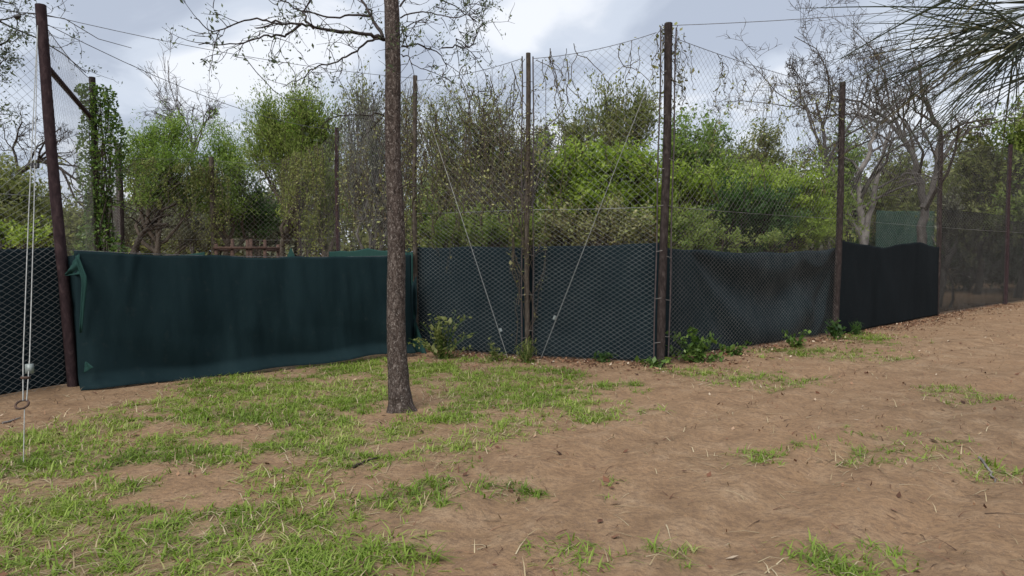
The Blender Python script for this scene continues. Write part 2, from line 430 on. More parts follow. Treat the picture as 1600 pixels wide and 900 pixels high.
# ------------------------------------------------------------------ the ground
def axis(lo, hi, step, far, grow=1.35):
    a = list(np.arange(lo, hi + 1e-6, step)); s = step; x = a[-1]
    while x < far: s *= grow; x += s; a.append(x)
    s = step; x = a[0]; pre = []
    while x > -far: s *= grow; x -= s; pre.append(x)
    return np.array(pre[::-1] + a)
gx = axis(-8.0, 13.0, 0.075, 700); gy = axis(2.5, 18.0, 0.075, 700)
GX, GY = np.meshgrid(gx, gy, indexing='ij')
GZ = ground_h(GX, GY)
nx, ny = GX.shape
idx = np.arange(nx * ny).reshape(nx, ny)
gf = np.stack([idx[:-1, :-1], idx[1:, :-1], idx[1:, 1:], idx[:-1, 1:]], -1).reshape(-1, 4)
TH = np.where((np.abs(GX) < 14) & (GY > 2) & (GY < 19), turf(GX, np.maximum(GY, .5)), 0)
TH[1:-1, 1:-1] = (TH[1:-1, 1:-1] * 2 + TH[:-2, 1:-1] + TH[2:, 1:-1] + TH[1:-1, :-2] + TH[1:-1, 2:]) / 6
ground = make_mesh('ground', np.stack([GX, GY, GZ], -1).reshape(-1, 3), gf, M['dirt'], None, True, TH)
ground['kind'] = 'structure'
def gz(x, y): return float(ground_h(np.array([x]), np.array([y]))[0])

# ------------------------------------------------------------------ fence building
LINKS = [(0.104, 0.066), (0.118, 0.108)]
def lattice(g, A, B, h0, hA, hB, cw, ch, r, seed=0, sag=0.05, bulge=0.03, shear=0.0):
    """Woven diamond wire between ground points A and B, from height h0 up to a sagging top hA..hB."""
    A = np.asarray(A, float)[:2]; B = np.asarray(B, float)[:2]
    L = np.linalg.norm(B - A); d = (B - A) / L; nrm = np.array([-d[1], d[0]])
    top = lambda s: hA + (hB - hA) * s / L - sag * 4 * (s / L) * (1 - s / L)
    hm = max(hA, hB)
    K = max(4, int((hm - h0) / 0.35))
    for sg in (1, -1):
        kmin = math.floor(min(0, 0) - hm / ch) - 1 if sg > 0 else math.floor(h0 / ch) - 1
        kmax = math.ceil(L / cw) + math.ceil(hm / ch) + 1
        ks = np.arange(-math.ceil(hm / ch) - 1, kmax)
        # s = cw*(k + sg*h/ch)
        ha = np.full(len(ks), float(h0)); hb = np.full(len(ks), hm)
        hs0 = (0 - cw * ks) * ch / (cw * sg); hs1 = (L - cw * ks) * ch / (cw * sg)
        ha = np.maximum(ha, np.minimum(hs0, hs1)); hb = np.minimum(hb, np.maximum(hs0, hs1))
        for _ in range(4):
            hb = np.minimum(hb, np.maximum(top(np.clip(cw * (ks + sg * hb / ch), 0, L)), ha))
        ok = hb - ha > 0.02
        ks, ha, hb = ks[ok], ha[ok], hb[ok]
        if not len(ks): continue
        tt = np.linspace(0, 1, K)[None]
        H = ha[:, None] + (hb - ha)[:, None] * tt
        S = cw * (ks[:, None] + sg * H / ch)
        edge = np.sin(np.pi * np.clip(S / L, 0, 1))
        S2 = np.clip(S + (fbm(S * 1.7 + seed, H * 1.7 + 3, 2) - 0.5) * 0.10 * edge, 0, L)
        H2 = H + (fbm(S * 1.5 + 9 + seed, H * 1.5, 2) - 0.5) * 0.06 * edge
        off = (fbm(S * 0.9 + seed * 3, H * 0.9, 2) - 0.5) * 2 * bulge * edge + sg * r * 0.9
        P = np.empty((len(ks), K, 3))
        P[..., 0] = A[0] + d[0] * S2 + nrm[0] * off
        P[..., 1] = A[1] + d[1] * S2 + nrm[1] * off
        P[..., 0] += shear * H2 * (1 - S2 / L)
        P[..., 2] = H2
        g.tubes(P, np.full((len(ks), K), r), 3)

def sag_line(a, b, sag, n=14):
    t_ = np.linspace(0, 1, n)[:, None]
    p = np.asarray(a) * (1 - t_) + np.asarray(b) * t_
    p[:, 2] -= (sag * 4 * t_ * (1 - t_))[:, 0]
    return p

def bay(root, A, B, hA, hB, seed, r=0.0017, mat='wire', split=2.25, links=LINKS, sag=0.06, h0=0.02, shear=0.0):
    g = Geo()
    s = min(split, hA - 0.3, hB - 0.3)
    lattice(g, A, B, h0, s, s, links[0][0], links[0][1], r * 0.92, seed, 0.0, shear=shear)
    lattice(g, A, B, s, hA, hB, links[1][0], links[1][1], r * 1.15, seed + 5, sag, shear=shear)
    stuff(g.build('wire_mesh', M[mat], root))
    a = np.array([A[0] + shear * hA, A[1], hA]); b = np.array([B[0], B[1], hB])
    g = Geo(); g.line(sag_line(a, b, sag), 0.005, 5)
    m0 = np.array([A[0] + shear * s, A[1], s]); m1 = np.array([B[0], B[1], s])
    g2 = Geo(); g2.line(sag_line(m0, m1, 0.01), 0.0035, 5)
    g.build('top_wire', M['cable_dark'], root); g2.build('line_wire', M[mat], root)

def post(root, xy, h, w, mat, lean=(0, 0), bars=0.0, bar_dir=(1, 0), seed=0, depth=None, sink=0.3, sides=8):
    """A rough squared timber standing in the earth, with thin tension bars beside it."""
    x, y = xy[:2]; depth = depth or w
    K = 16; zs = np.linspace(-sink, h, K)
    th = np.arange(sides) * 2 * math.pi / sides + math.pi / 8
    sq = 1.0 / np.maximum(np.abs(np.cos(th)), np.abs(np.sin(th)))
    sq = np.minimum(sq, 1.22)
    rr = np.random.default_rng(seed + 91)
    ring = []
    for i, z in enumerate(zs):
        tt = max(z, 0) / h
        k = 1 - 0.08 * tt + rr.uniform(-0.03, 0.03)
        cx = x + lean[0] * z + 0.012 * math.sin(z * 1.3 + seed); cy = y + lean[1] * z
        j = rr.uniform(0.96, 1.04, sides)
        ring.append(np.stack([cx + np.cos(th) * sq * j * k * w / 2, cy + np.sin(th) * sq * j * k * depth / 2, np.full(sides, z)], 1))
    v = np.vstack(ring)
    f = [[i * sides + a, i * sides + (a + 1) % sides, (i + 1) * sides + (a + 1) % sides, (i + 1) * sides + a] for i in range(K - 1) for a in range(sides)]
    g = Geo(); g.add(v, f)
    top = (K - 1) * sides
    vv = np.vstack([v[top:], v[top:].mean(0) + [0, 0, 0.006]])
    g.add(vv, [[a, (a + 1) % sides, sides] for a in range(sides)])
    p = g.build('post', M[mat], root, smooth=False)
    if bars:
        for sgn in (-1, 1):
            bx = x + sgn * bars * bar_dir[0]; by = y + sgn * bars * bar_dir[1]
            g = Geo()
            zz = np.linspace(0.02, h - 0.05, 12)
            g.line(np.stack([bx + lean[0] * zz + 0.006 * np.sin(zz * 3 + seed + sgn), by + lean[1] * zz, zz], 1), 0.011, 6)
            g.build('tension_bar', M['rust_pipe'], root)
            for zt in np.arange(0.35, h - 0.2, 0.62):
                zt += rr.uniform(-0.08, 0.08)
                g = Geo()
                g.line([[bx + lean[0] * zt, by - 0.012, zt], [x + lean[0] * zt + sgn * w * 0.3, y - depth * 0.55, zt + 0.015]], 0.0045, 5)
                g.build('wire_tie', M['wire_dull'], root)
    return p

def unit(a, b):
    d = np.asarray(b)[:2] - np.asarray(a)[:2]; return d / np.linalg.norm(d)

# fence corner points on the ground
pL = gnd(113, 606); pV = np.array([-6.95, 11.8, 0]); pB1 = np.array([-10.7, 19.3, 0])
pB2 = np.array([-9.1, 21.5, 0]); pB3 = np.array([-6.65, 22.0, 0]); pB4 = np.array([-4.14, 16.8, 0])
pM = np.array([-1.60, 11.7, 0]); p1 = gnd(824, 559); p2 = gnd(1033, 570)
p3 = gnd(1306, 524); p4 = gnd(1463, 493); p5 = gnd(1570, 476); p6 = p5 + (p5 - p4) * 1.2
pK = np.array([-7.05, 4.6, 0])

# run 1: to the left of the leaning post
fA = thing('chain_link_fence', pL, 'tall chain link fence at the left edge, running from the leaning corner post', 'fence')
LEAN = (-0.052, 0.0)
post(fA, pL, 4.46, 0.115, 'post_red', LEAN, seed=1)
bayL_top = np.array([pL[0] + LEAN[0] * 2.2, pL[1], 0])
post(fA, pK, 4.6, 0.11, 'post_red', seed=2)
bay(fA, pL + [-0.045, -0.03, 0], pK, 4.3, 4.5, 3, 0.0017, shear=LEAN[0])
# run 2: left side of the yard
fB = thing('chain_link_fence', pV, 'chain link fence going back from the leaning post past the vine column', 'fence')
bay(fB, pL + [-0.01, 0.07, 0], pV, 4.25, 4.45, 9, 0.0011, 'wire_dull', shear=LEAN[0])
post(fB, pV, 4.5, 0.10, 'post_wood', seed=3)
bay(fB, pV, pB1, 4.45, 4.55, 12, 0.0017, 'wire_dull', 2.0, [(0.13, 0.09), (0.16, 0.15)])
post(fB, pB1, 4.55, 0.17, 'post_wood', seed=4)
g = Geo()
zt = 3.78
g.line([[pL[0] + LEAN[0] * zt, pL[1], zt], [pV[0], pV[1], zt + 0.02]], 0.035, 8)
g.build('brace_rail', M['post_red'], fB)
# run 3: back of the yard
fC = thing('chain_link_fence', pB2, 'far chain link fence along the back of the yard, below the feathery green trees', 'fence')
bay(fC, pB1, pB2, 4.2, 4.5, 21, 0.0017, 'wire_dull', 2.0, [(0.13, 0.09), (0.16, 0.15)])
post(fC, pB2, 4.5, 0.15, 'post_pale', seed=5)
bay(fC, pB2, pB3, 4.4, 4.4, 24, 0.0017, 'wire_dull', 2.0, [(0.13, 0.09), (0.16, 0.15)])
post(fC, pB3, 4.4, 0.13, 'post_wood', seed=6)
bay(fC, pB3, pB4, 4.4, 4.5, 27, 0.0017, 'wire_dull', 2.0, [(0.13, 0.09), (0.16, 0.15)])
# run 4: right side of the yard
fD = thing('chain_link_fence', pB4, 'receding chain link fence just left of the dry vines, partly behind the big trunk', 'fence')
post(fD, pB4, 4.55, 0.10, 'post_red', seed=7)
bay(fD, pB4, pM + [-0.04, 0.05, 0], 4.5, 4.55, 31, 0.0014)
# run 5: the main fence
fE = thing('chain_link_fence', p2, 'main tall chain link fence of four bays along the dirt track, posts with side bars', 'fence')
post(fE, pM, 4.50, 0.075, 'post_pale', seed=8)
post(fE, p1, 4.58, 0.075, 'post_pale', seed=9, bars=0.085, bar_dir=(1, 0.05))
post(fE, p2, 4.80, 0.112, 'post_wood', (0.012, 0), seed=10, bars=0.115, bar_dir=(0.97, 0.25), depth=0.13)
post(fE, p3, 4.85, 0.115, 'post_wood', (0.006, 0), seed=11)
post(fE, p4, 4.55, 0.11, 'post_wood', seed=12)
b12 = 0.085
bay(fE, pM, p1 - [b12, 0, 0], 4.42, 4.5, 41)
bay(fE, p1 + [b12, 0, 0], p2 - [0.11, -0.02, 0], 4.5, 4.68, 44)
bay(fE, p2 + [0.11, 0.03, 0], p3, 4.62, 4.72, 47, 0.0014, 'wire_dull')
bay(fE, p3, p4, 4.75, 4.5, 50, 0.0015, 'wire_dull')
# run 6: the far bay on the right
fF = thing('chain_link_fence', p5, 'distant chain link fence at the right edge with a dark netting skirt', 'fence')
post(fF, p5, 4.9, 0.12, 'post_red', seed=13)
post(fF, p6, 4.9, 0.12, 'post_red', seed=14)
bay(fF, p4 + [0.05, 0.05, 0], p5, 4.5, 4.8, 53, 0.0017, 'wire_dull')
bay(fF, p5, p6, 4.8, 4.8, 56, 0.0017, 'wire_dull')

# ------------------------------------------------------------------ shade cloths
def cloth(name, A, B, z0, z1, mat, off, seed, label, folds=0.05, sag=0.06, cell=0.045, slouch=0.0, foldfn=None, hem=0.0, drop=None):
    """Cloth hung between ground points A and B; z0,z1 may be functions of 0..1 along it."""
    A = np.asarray(A, float)[:2]; B = np.asarray(B, float)[:2]
    L = np.linalg.norm(B - A); d = (B - A) / L; nrm = np.array([d[1], -d[0]])
    if nrm[1] > 0: nrm = -nrm
    fz0 = z0 if callable(z0) else (lambda u: np.full_like(u, z0))
    fz1 = z1 if callable(z1) else (lambda u: np.full_like(u, z1))
    nu = max(8, int(L / cell)); nv = 46
    U, V = np.meshgrid(np.linspace(0, 1, nu), np.linspace(0, 1, nv), indexing='ij')
    S = U * L
    zt_ = fz1(U) - sag * np.abs(np.sin(U * math.pi * max(1, round(L / 1.4)))) * 0.5 + (fbm(S * 3 + seed, S * 0 + 2, 2) - 0.5) * 0.03
    zb_ = fz0(U)
    Z = zb_ + (zt_ - zb_) * V
    edge = np.clip(np.minimum(U, 1 - U) * L / 0.15, 0, 1)
    free = np.sin(np.clip(1.02 - V, 0, 1) * math.pi * 0.72)
    D = folds * (fbm(S * 1.1 + seed, Z * 0.35 + seed, 3) - 0.5) * 2 * free
    D += folds * 0.35 * (fbm(S * 5 + seed + V * 0.6, Z * 0.7, 3) - 0.5) * 2
    D += folds * 0.30 * np.sin(S * 7 + 2.2 * V + 5 * fbm(S * 0.8, Z * 0.5 + seed, 2)) * np.clip(V * 1.2 - 0.2, 0, 1) * 0.6
    if foldfn is not None: D += foldfn(S, Z, U, V)
    D = D * (0.25 + 0.75 * edge) + off + slouch * np.sin(np.clip(1 - V, 0, 1) * math.pi) * edge
    if hem:
        D += hem * np.clip((0.10 - V) / 0.10, 0, 1) ** 1.5
    X = A[0] + d[0] * S + nrm[0] * D; Y = A[1] + d[1] * S + nrm[1] * D
    v = np.stack([X, Y, Z], -1).reshape(-1, 3)
    ix = np.arange(nu * nv).reshape(nu, nv)
    f = np.stack([ix[:-1, :-1], ix[1:, :-1], ix[1:, 1:], ix[:-1, 1:]], -1).reshape(-1, 4)
    o = make_mesh(name, v, f, M[mat], None, True)
    so = o.modifiers.new('thick', 'SOLIDIFY'); so.thickness = 0.004
    return tag(o, label, 'cloth')

# left cloth behind the wire
cloth('shade_cloth', pL + [-0.03, 0.06, 0], pK + [0, 0, 0], 0.03, 1.67, 'cloth_blue', -0.11, 3,
      'dark blue green shade cloth behind the wire at the left edge', 0.05)
# gate cloth, hung on a wire in front of the opening
gA = gnd(118, 607) + [0.06, -0.06, 0]; gB = gnd(641, 553)
def gate_top(u): return 1.62 - 0.05 * u - 0.045 * np.sin(u * math.pi) + 0.0 * u
def gate_bot(u): return 0.02 + 0.04 * np.clip((u - 0.3) * 2, 0, 1) + 0.015 * np.sin(u * 17)
def gate_fold(S, Z, U, V):
    dg = 0.05 * np.exp(-((S - 3.7 - 0.5 * (1 - V)) / 0.16) ** 2) * np.exp(-((V - 0.35) / 0.4) ** 2)
    dg += 0.03 * np.exp(-((S - 0.62 + 0.3 * (1 - V)) / 0.05) ** 2) * np.clip(V * 2 - 0.9, 0, 1)
    low = 0.05 * np.sin(S * 4.2 + V * 7) * np.clip((0.35 - V) / 0.35, 0, 1)
    return dg + low
gate_cloth = cloth('gate_cloth', gA, gB, gate_bot, gate_top, 'cloth_green', 0.05, 17,
      'long dark green cloth stretched across the gate opening, left of the trunk', 0.075, 0.015, 0.035, 0.05, gate_fold, 0.16)
# loose bits of the gate cloth: corner tie, side flap, torn tab
def strip(name, pts_l, pts_r, mat, parent, n=12, wob=0.02, seed=0):
    """A ribbon of cloth between two polylines."""
    def res(p):
        p = np.asarray(p, float); k = np.linspace(0, len(p) - 1, n)
        return np.stack([np.interp(k, np.arange(len(p)), p[:, i]) for i in range(3)], 1)
    a, b_ = res(pts_l), res(pts_r); m_ = 9
    w = np.linspace(0, 1, m_)
    v = a[:, None] * (1 - w)[None, :, None] + b_[:, None] * w[None, :, None]
    v[..., 1] += wob * (np.sin(w * 9 + seed)[None] + (fbm(np.arange(n)[:, None] * 0.6 + seed, w[None] * 3, 2) - 0.5) * 3)
    ix = np.arange(n * m_).reshape(n, m_)
    f = np.stack([ix[:-1, :-1], ix[1:, :-1], ix[1:, 1:], ix[:-1, 1:]], -1).reshape(-1, 4)
    o = make_mesh(name, v.reshape(-1, 3), f, M[mat], parent, True)
    so = o.modifiers.new('thick', 'SOLIDIFY'); so.thickness = 0.004
    return o
yl = pL[1] - 0.14
strip('corner_tie', [at(102, 427, yl), at(122, 396, yl)], [at(103, 431, yl), at(131, 428, yl)], 'cloth_light', gate_cloth, seed=1)
strip('side_flap', [at(118, 400, yl - .05), at(128, 440, yl - .06), at(124, 520, yl - .05)], [at(122, 398, yl - .05), at(137, 435, yl - .08), at(128, 520, yl - .05)], 'cloth_light', gate_cloth, wob=.008, seed=4)
strip('torn_tab', [at(133, 565, yl - .1), at(131, 583, yl - .1)], [at(136, 566, yl - .12), at(146, 574, yl - .14)], 'cloth_light', gate_cloth, wob=.004, seed=4)
strip('gap_shade_strip', [pL + [-.10, .05, 1.55], pL + [-.06, .06, .8], pL + [0, .05, .02]], [gA + [.12, .04, 1.60], gA + [.12, .05, .8], gA + [.12, .05, .02]], 'cloth_green', gate_cloth, 14, .015, 5)  # added dark sheet standing in for the deep shade between post and gate cloth
g = Geo(); g.line(sag_line([gA[0], gA[1] - .03, 1.63], [gB[0], gB[1], 1.56], 0.05), 0.004, 5)
g.build('hanging_wire', M['cable_dark'], gate_cloth)
# cloth bunched at the right-hand post
bf = thing('bunched_cloth', pM + [-0.05, -0.1, 0], 'loose green cloth hanging bunched between the trunk and the weathered post', 'cloth')
ym = pM[1] - 0.12
strip('hanging_cloth', [at(632, 395, ym), at(634, 470, ym - .1), at(632, 520, ym - .15), at(634, 556, ym - .3)], [at(646, 394, ym), at(646, 450, ym), at(650, 500, ym - .1), at(668, 556, ym - .35)], 'cloth_light', bf, 16, .04, 3)
strip('hanging_fold', [at(641, 450, ym - .1), at(641, 505, ym - .14), at(641, 545, ym - .2)], [at(651, 430, ym - .06), at(652, 480, ym - .12), at(648, 525, ym - .2)], 'cloth_green', bf, 14, .03, 8)
cloth('shade_cloth', pM + [-0.06, 0.03, 0], p1 + [0.02, 0.02, 0], 0.02, 1.70, 'cloth_blue', -0.07, 31,
      'dark blue cloth behind wire in the first bay right of the trunk', 0.035, 0.03)
cloth('shade_cloth', p1 + [-0.04, 0.07, 0], p2 + [0.04, 0.08, 0], 0.02, lambda u: 1.70 + 0.05 * u, 'cloth_blue', -0.07, 37,
      'dark blue cloth behind wire between the two posts with side bars', 0.03, 0.03)
def swoop(S, Z, U, V):
    w = np.clip((U - 0.18) / 0.80, 0.0, 1.0)
    phi = (1 - V) / (4 * w * (1 - w) + 0.10)
    sw = 0.055 * np.sin(phi * 8.5 + 1.5 * fbm(S * .9, Z * .9, 2)) * np.exp(-phi * 0.9) * np.sin(w * math.pi) ** 0.6
    w2 = np.clip((U - 0.72) / 0.26, 0.0, 1.0); phi2 = (1 - V) / (4 * w2 * (1 - w2) + 0.12)
    sw += 0.045 * np.sin(phi2 * 10) * np.exp(-phi2 * 0.8) * np.sin(w2 * math.pi)
    return np.minimum(sw * 3.2, 0.14)
cloth('shade_cloth', p2 + [-0.04, 0.10, 0], p3 + [0.34, 0.30, 0], 0.02, lambda u: 1.72 - 0.10 * np.sin(u * 3.1), 'cloth_swag', -0.20, 43,
      'swagged blue green cloth with hanging folds, right of the thick dark post', 0.05, 0.05, 0.05, 0, swoop)
def dimple(S, Z, U, V):
    return 0.012 + 0.012 * np.sin(S * 2.2 + V * 4)
cloth('shade_cloth', p3 + [-0.02, -0.02, 0], p4 + [0, -0.03, 0], 0.02, lambda u: 1.80 + 0.06 * np.cos(u * 9), 'cloth_black', 0.012, 49,
      'near black cloth covering the last bay before the netting', 0.022, 0.06, 0.06, 0, dimple)
cloth('shade_net', p4 + [0.1, 0.15, 0], p5, 0.05, 2.75, 'net_dark', -0.05, 55,
      'see through dark netting right of the black cloth', 0.03, 0.02, 0.15)
cloth('shade_net', p5, p6, 0.05, 2.6, 'net_dark', -0.05, 57,
      'see through dark netting beyond the rightmost post', 0.03, 0.02, 0.15)
sA, sB = at(1368, 385, 25.0), at(1475, 385, 25.0)
cloth('shade_net', [sA[0], 25], [sB[0], 25.6], 0.05, 3.1, 'net_green', 0, 59,
      'pale green see through screen far behind the black cloth', 0.03, 0.04, 0.2)
# scraps of cloth inside the yard
q0, q1 = at(514, 405, 13.6), at(640, 405, 12.3)
cloth('yard_cloth', [q0[0], 13.6], [q1[0], 12.3], 0.4, lambda u: 1.63 + 0.05 * np.minimum(1, u * 6), 'cloth_light', 0, 61,
      'faded green cloth showing above the gate cloth beside the trunk', 0.05, 0.10, 0.04)
q0, q1 = at(245, 405, 12.4), at(324, 405, 12.4)
cloth('yard_cloth', [q0[0], 12.4], [q1[0], 12.3], 0.4, lambda u: 1.50 + 0.11 * u, 'cloth_light', 0, 63,
      'sliver of green cloth above the gate cloth left of the rusty frame', 0.03, 0.01, 0.04)
q0, q1 = at(446, 405, 12.9), at(466, 405, 12.9)
cloth('yard_cloth', [q0[0], 12.9], [q1[0], 12.8], 0.4, lambda u: 1.46 + 0.24 * (1 - np.abs(u * 2 - 1.0)), 'cloth_light', 0, 65,
      'small pointed peak of green cloth above the middle of the gate cloth', 0.02, 0.0, 0.02)

# rusty cage frame seen over the gate cloth
cY = 14.2
c0, c1 = at(338, 390, cY), at(414, 390, cY)
cage = thing('cage_frame', [(c0[0] + c1[0]) / 2, cY + 0.4, 0], 'rusty iron cage frame standing in the yard behind the gate cloth', 'frame')
for i, xx in enumerate((c0[0], c0[0] + 0.33, c1[0] - 0.28, c1[0])):
    for yy in (cY, cY + 0.8):
        g = Geo(); g.box([xx, yy, 0.89 + (0.05 if i in (1, 2) else 0)], [0.055, 0.055, 1.78 + (0.1 if i in (1, 2) else 0)]); g.build('upright', M['rust'], cage, False)
for yy in (cY, cY + 0.8):
    for zz in (1.70, 0.9):
        g = Geo(); g.box([(c0[0] + c1[0]) / 2, yy - 0.03, zz], [c1[0] - c0[0] + 0.08, 0.05, 0.05]); g.build('rail', M['rust'], cage, False)
for xx in (c0[0], c1[0]):
    g = Geo(); g.box([xx, cY + 0.4, 1.65], [0.045, 0.8, 0.045]); g.build('rail', M['rust'], cage, False)

# ------------------------------------------------------------------ cables and guys
def cable(name, pts, r, mat, label, cat='cable'):
    g = Geo(); g.line(np.asarray(pts), r, 5)
    return tag(g.build(name, M[mat], None), label, cat)
topL = np.array([pL[0] + LEAN[0] * 4.36, pL[1], 4.36])
cable('overhead_cable', sag_line(topL, [pM[0], pM[1], 4.46], 0.10), 0.004, 'cable_dark', 'thin cable crossing the sky from leaning post to the post behind the trunk')
cable('overhead_cable', sag_line(topL + [0.02, 0, -0.1], [pB4[0], pB4[1], 4.5], 0.25), 0.005, 'cable_dark', 'faint cable slanting down across the clouds from the leaning post to the yard')
k0 = at(378, 84, 9.6)
cable('hanging_wire', [k0, at(400, 112, 9.9), at(428, 142, 10.4), at(446, 154, 11.0), at(500, 158, 13.0), at(529, 208, 16.8)], 0.006, 'cable_dark', 'knotted wire hanging in a bend in the sky left of the trunk', 'wire')
cable('overhead_cable', sag_line([p2[0] + 0.06, p2[1], 4.77], at(1790, -25, 9.0), 0.08), 0.005, 'cable_dark', 'thin cable rising right across the sky from the thick dark post')
guy1 = gnd(797, 560)
guy = thing('guy_rod', guy1, 'pale guy rod slanting down to the right in the first bay', 'guy')
g = Geo(); g.line([guy1 + [0, 0, -0.1], [pM[0] + 0.04, pM[1] - 0.05, 4.40]], 0.0045, 6); g.build('rod', M['cable'], guy)
pp = guy1 + ([pM[0] + 0.04, pM[1] - 0.05, 4.45] - guy1) * 0.09
g = Geo(); g.line([pp, pp + ([pM[0], pM[1], 4.45] - guy1) * 0.010], 0.022, 8); g.build('clamp', M['plate'], guy)
guy2 = gnd(841, 560)
guy = thing('guy_rod', guy2, 'pale guy rod slanting up to the right between the barred posts', 'guy')
tp2 = np.array([p2[0] - 0.02, p2[1] - 0.1, 4.5])
g = Geo(); g.line([guy2 + [0, 0, -0.1], tp2], 0.0048, 6); g.build('rod', M['cable'], guy)
pp = guy2 + (tp2 - guy2) * 0.14
g = Geo(); g.line([pp - (tp2 - guy2) * 0.006, pp + (tp2 - guy2) * 0.006], 0.022, 8); g.build('clamp', M['plate'], guy)
# double guy of the leaning post
gl = gnd(35, 730)
guy = thing('guy_cable', gl, 'double pale guy cable with turnbuckle in front of the left fence', 'guy')
def onl(py, sx=0.0):
    a = topL + [0, -0.05, 0]; tlo, thi = 0.0, 1.0
    for _ in range(40):
        tm = (tlo + thi) / 2; p = a + (gl - a) * tm
        dy = (p[2] - CAM_H) * cp + p[1] * sp * 1; dz = p[1] * cp - (p[2] - CAM_H) * sp
        y_ = 450 - F_PX * ((p[2] - CAM_H) * cp + p[1] * sp) / (p[1] * cp - (p[2] - CAM_H) * sp)
        if y_ < py: tlo = tm
        else: thi = tm
    return a + (gl - a) * tlo + np.array([sx, 0, 0])
for sx in (-0.022, 0.026):
    g = Geo(); g.line([onl(40), onl(330, sx * 1.0), onl(560, sx * 1.1), onl(626, sx * 0.6)], 0.0045, 6); g.build('strand', M['cable'], guy)
g = Geo(); g.box(onl(576, 0.03), [0.05, 0.035, 0.075]); g.build('turnbuckle', M['plate'], guy, False)
g = Geo(); g.box(onl(590, 0.0), [0.06, 0.03, 0.018]); g.build('clamp', M['rust'], guy, False)
c_ = onl(632)
g = Geo(); a_ = np.linspace(0, 2 * math.pi, 13)
g.line(np.stack([c_[0] - 0.02 + 0.05 * np.cos(a_), c_[1] + 0.03 * np.sin(a_), c_[2] + 0.028 * np.sin(a_)], 1), 0.009, 6, False); g.build('shackle', M['rust'], guy)
g = Geo(); g.line([onl(636), gl + [0, 0, -0.15]], 0.0035, 6); g.build('ground_rod', M['cable'], guy)
g = Geo()
c_ = onl(262) + [0.0, 0.02, 0]
for k in range(3): g.line([c_ + [-0.03 + 0.03 * k, 0, 0.0], c_ + [-0.02 + 0.025 * k, 0.01, 0.045]], 0.018, 6)
g.build('insulator', M['plastic_black'], guy)
ib = thing('insulator', at(27, 26, 7.6), 'small black insulator on the wire left of the leaning post top', 'insulator')
c_ = at(27, 26, 7.6)
g = Geo(); g.line([c_ - [0.035, 0, 0], c_ - [0.015, 0, 0.004], c_ + [0.015, 0, 0.004], c_ + [0.035, 0, 0]], [0.012, 0.026, 0.026, 0.012], 8); g.build('body', M['plastic_black'], ib)
g = Geo(); g.line(sag_line(c_ - [0.9, 0.6, 0], topL, 0.02), 0.004, 5); g.build('wire', M['cable_dark'], ib)

# ------------------------------------------------------------------ leaves and trees
def leaf_geo(C, size, aspect=0.45, up=0.4, axis_=None, axis_w=0.0, r=rng):
    """n folded-quad leaves at centres C."""
    n = len(C)
    a = r.normal(size=(n, 3))
    if axis_ is not None: a = a * (1 - axis_w) + axis_ * axis_w * 1.7
    a /= np.linalg.norm(a, axis=1, keepdims=True) + 1e-9
    nr = r.normal(size=(n, 3)); nr[:, 2] = np.abs(nr[:, 2]) + up * 2
    b = np.cross(nr, a); b /= np.linalg.norm(b, axis=1, keepdims=True) + 1e-9
    L = (size * np.clip(r.lognormal(-0.06, 0.36, n), .4, 1.9))[:, None]
    W = L * aspect
    v = np.stack([C - a * L / 2, C + b * W / 2 + a * L * 0.05, C + a * L / 2, C - b * W / 2 + a * L * 0.05], 1)
    f = np.arange(n * 4).reshape(n, 4)
    return v.reshape(-1, 3), f

def leaves_obj(name, C, size, mat, parent, var, aspect=0.45, up=0.4, axis_=None, axis_w=0.0):
    v, f = leaf_geo(C, size, aspect, up, axis_, axis_w)
    return stuff(make_mesh(name, v, f, M[mat], parent, False, np.repeat(np.clip(var, 0, 1), 4)))

def curve_pts(a, b, k, bow, r):
    t_ = np.linspace(0, 1, k)[:, None]
    p = a * (1 - t_) + b * t_
    L = np.linalg.norm(b - a)
    off = r.normal(size=3) * bow * L
    p = p + off * (t_ * (1 - t_) * 4)
    p[1:-1] += r.normal(size=(k - 2, 3)) * L * bow * 0.35
    return p

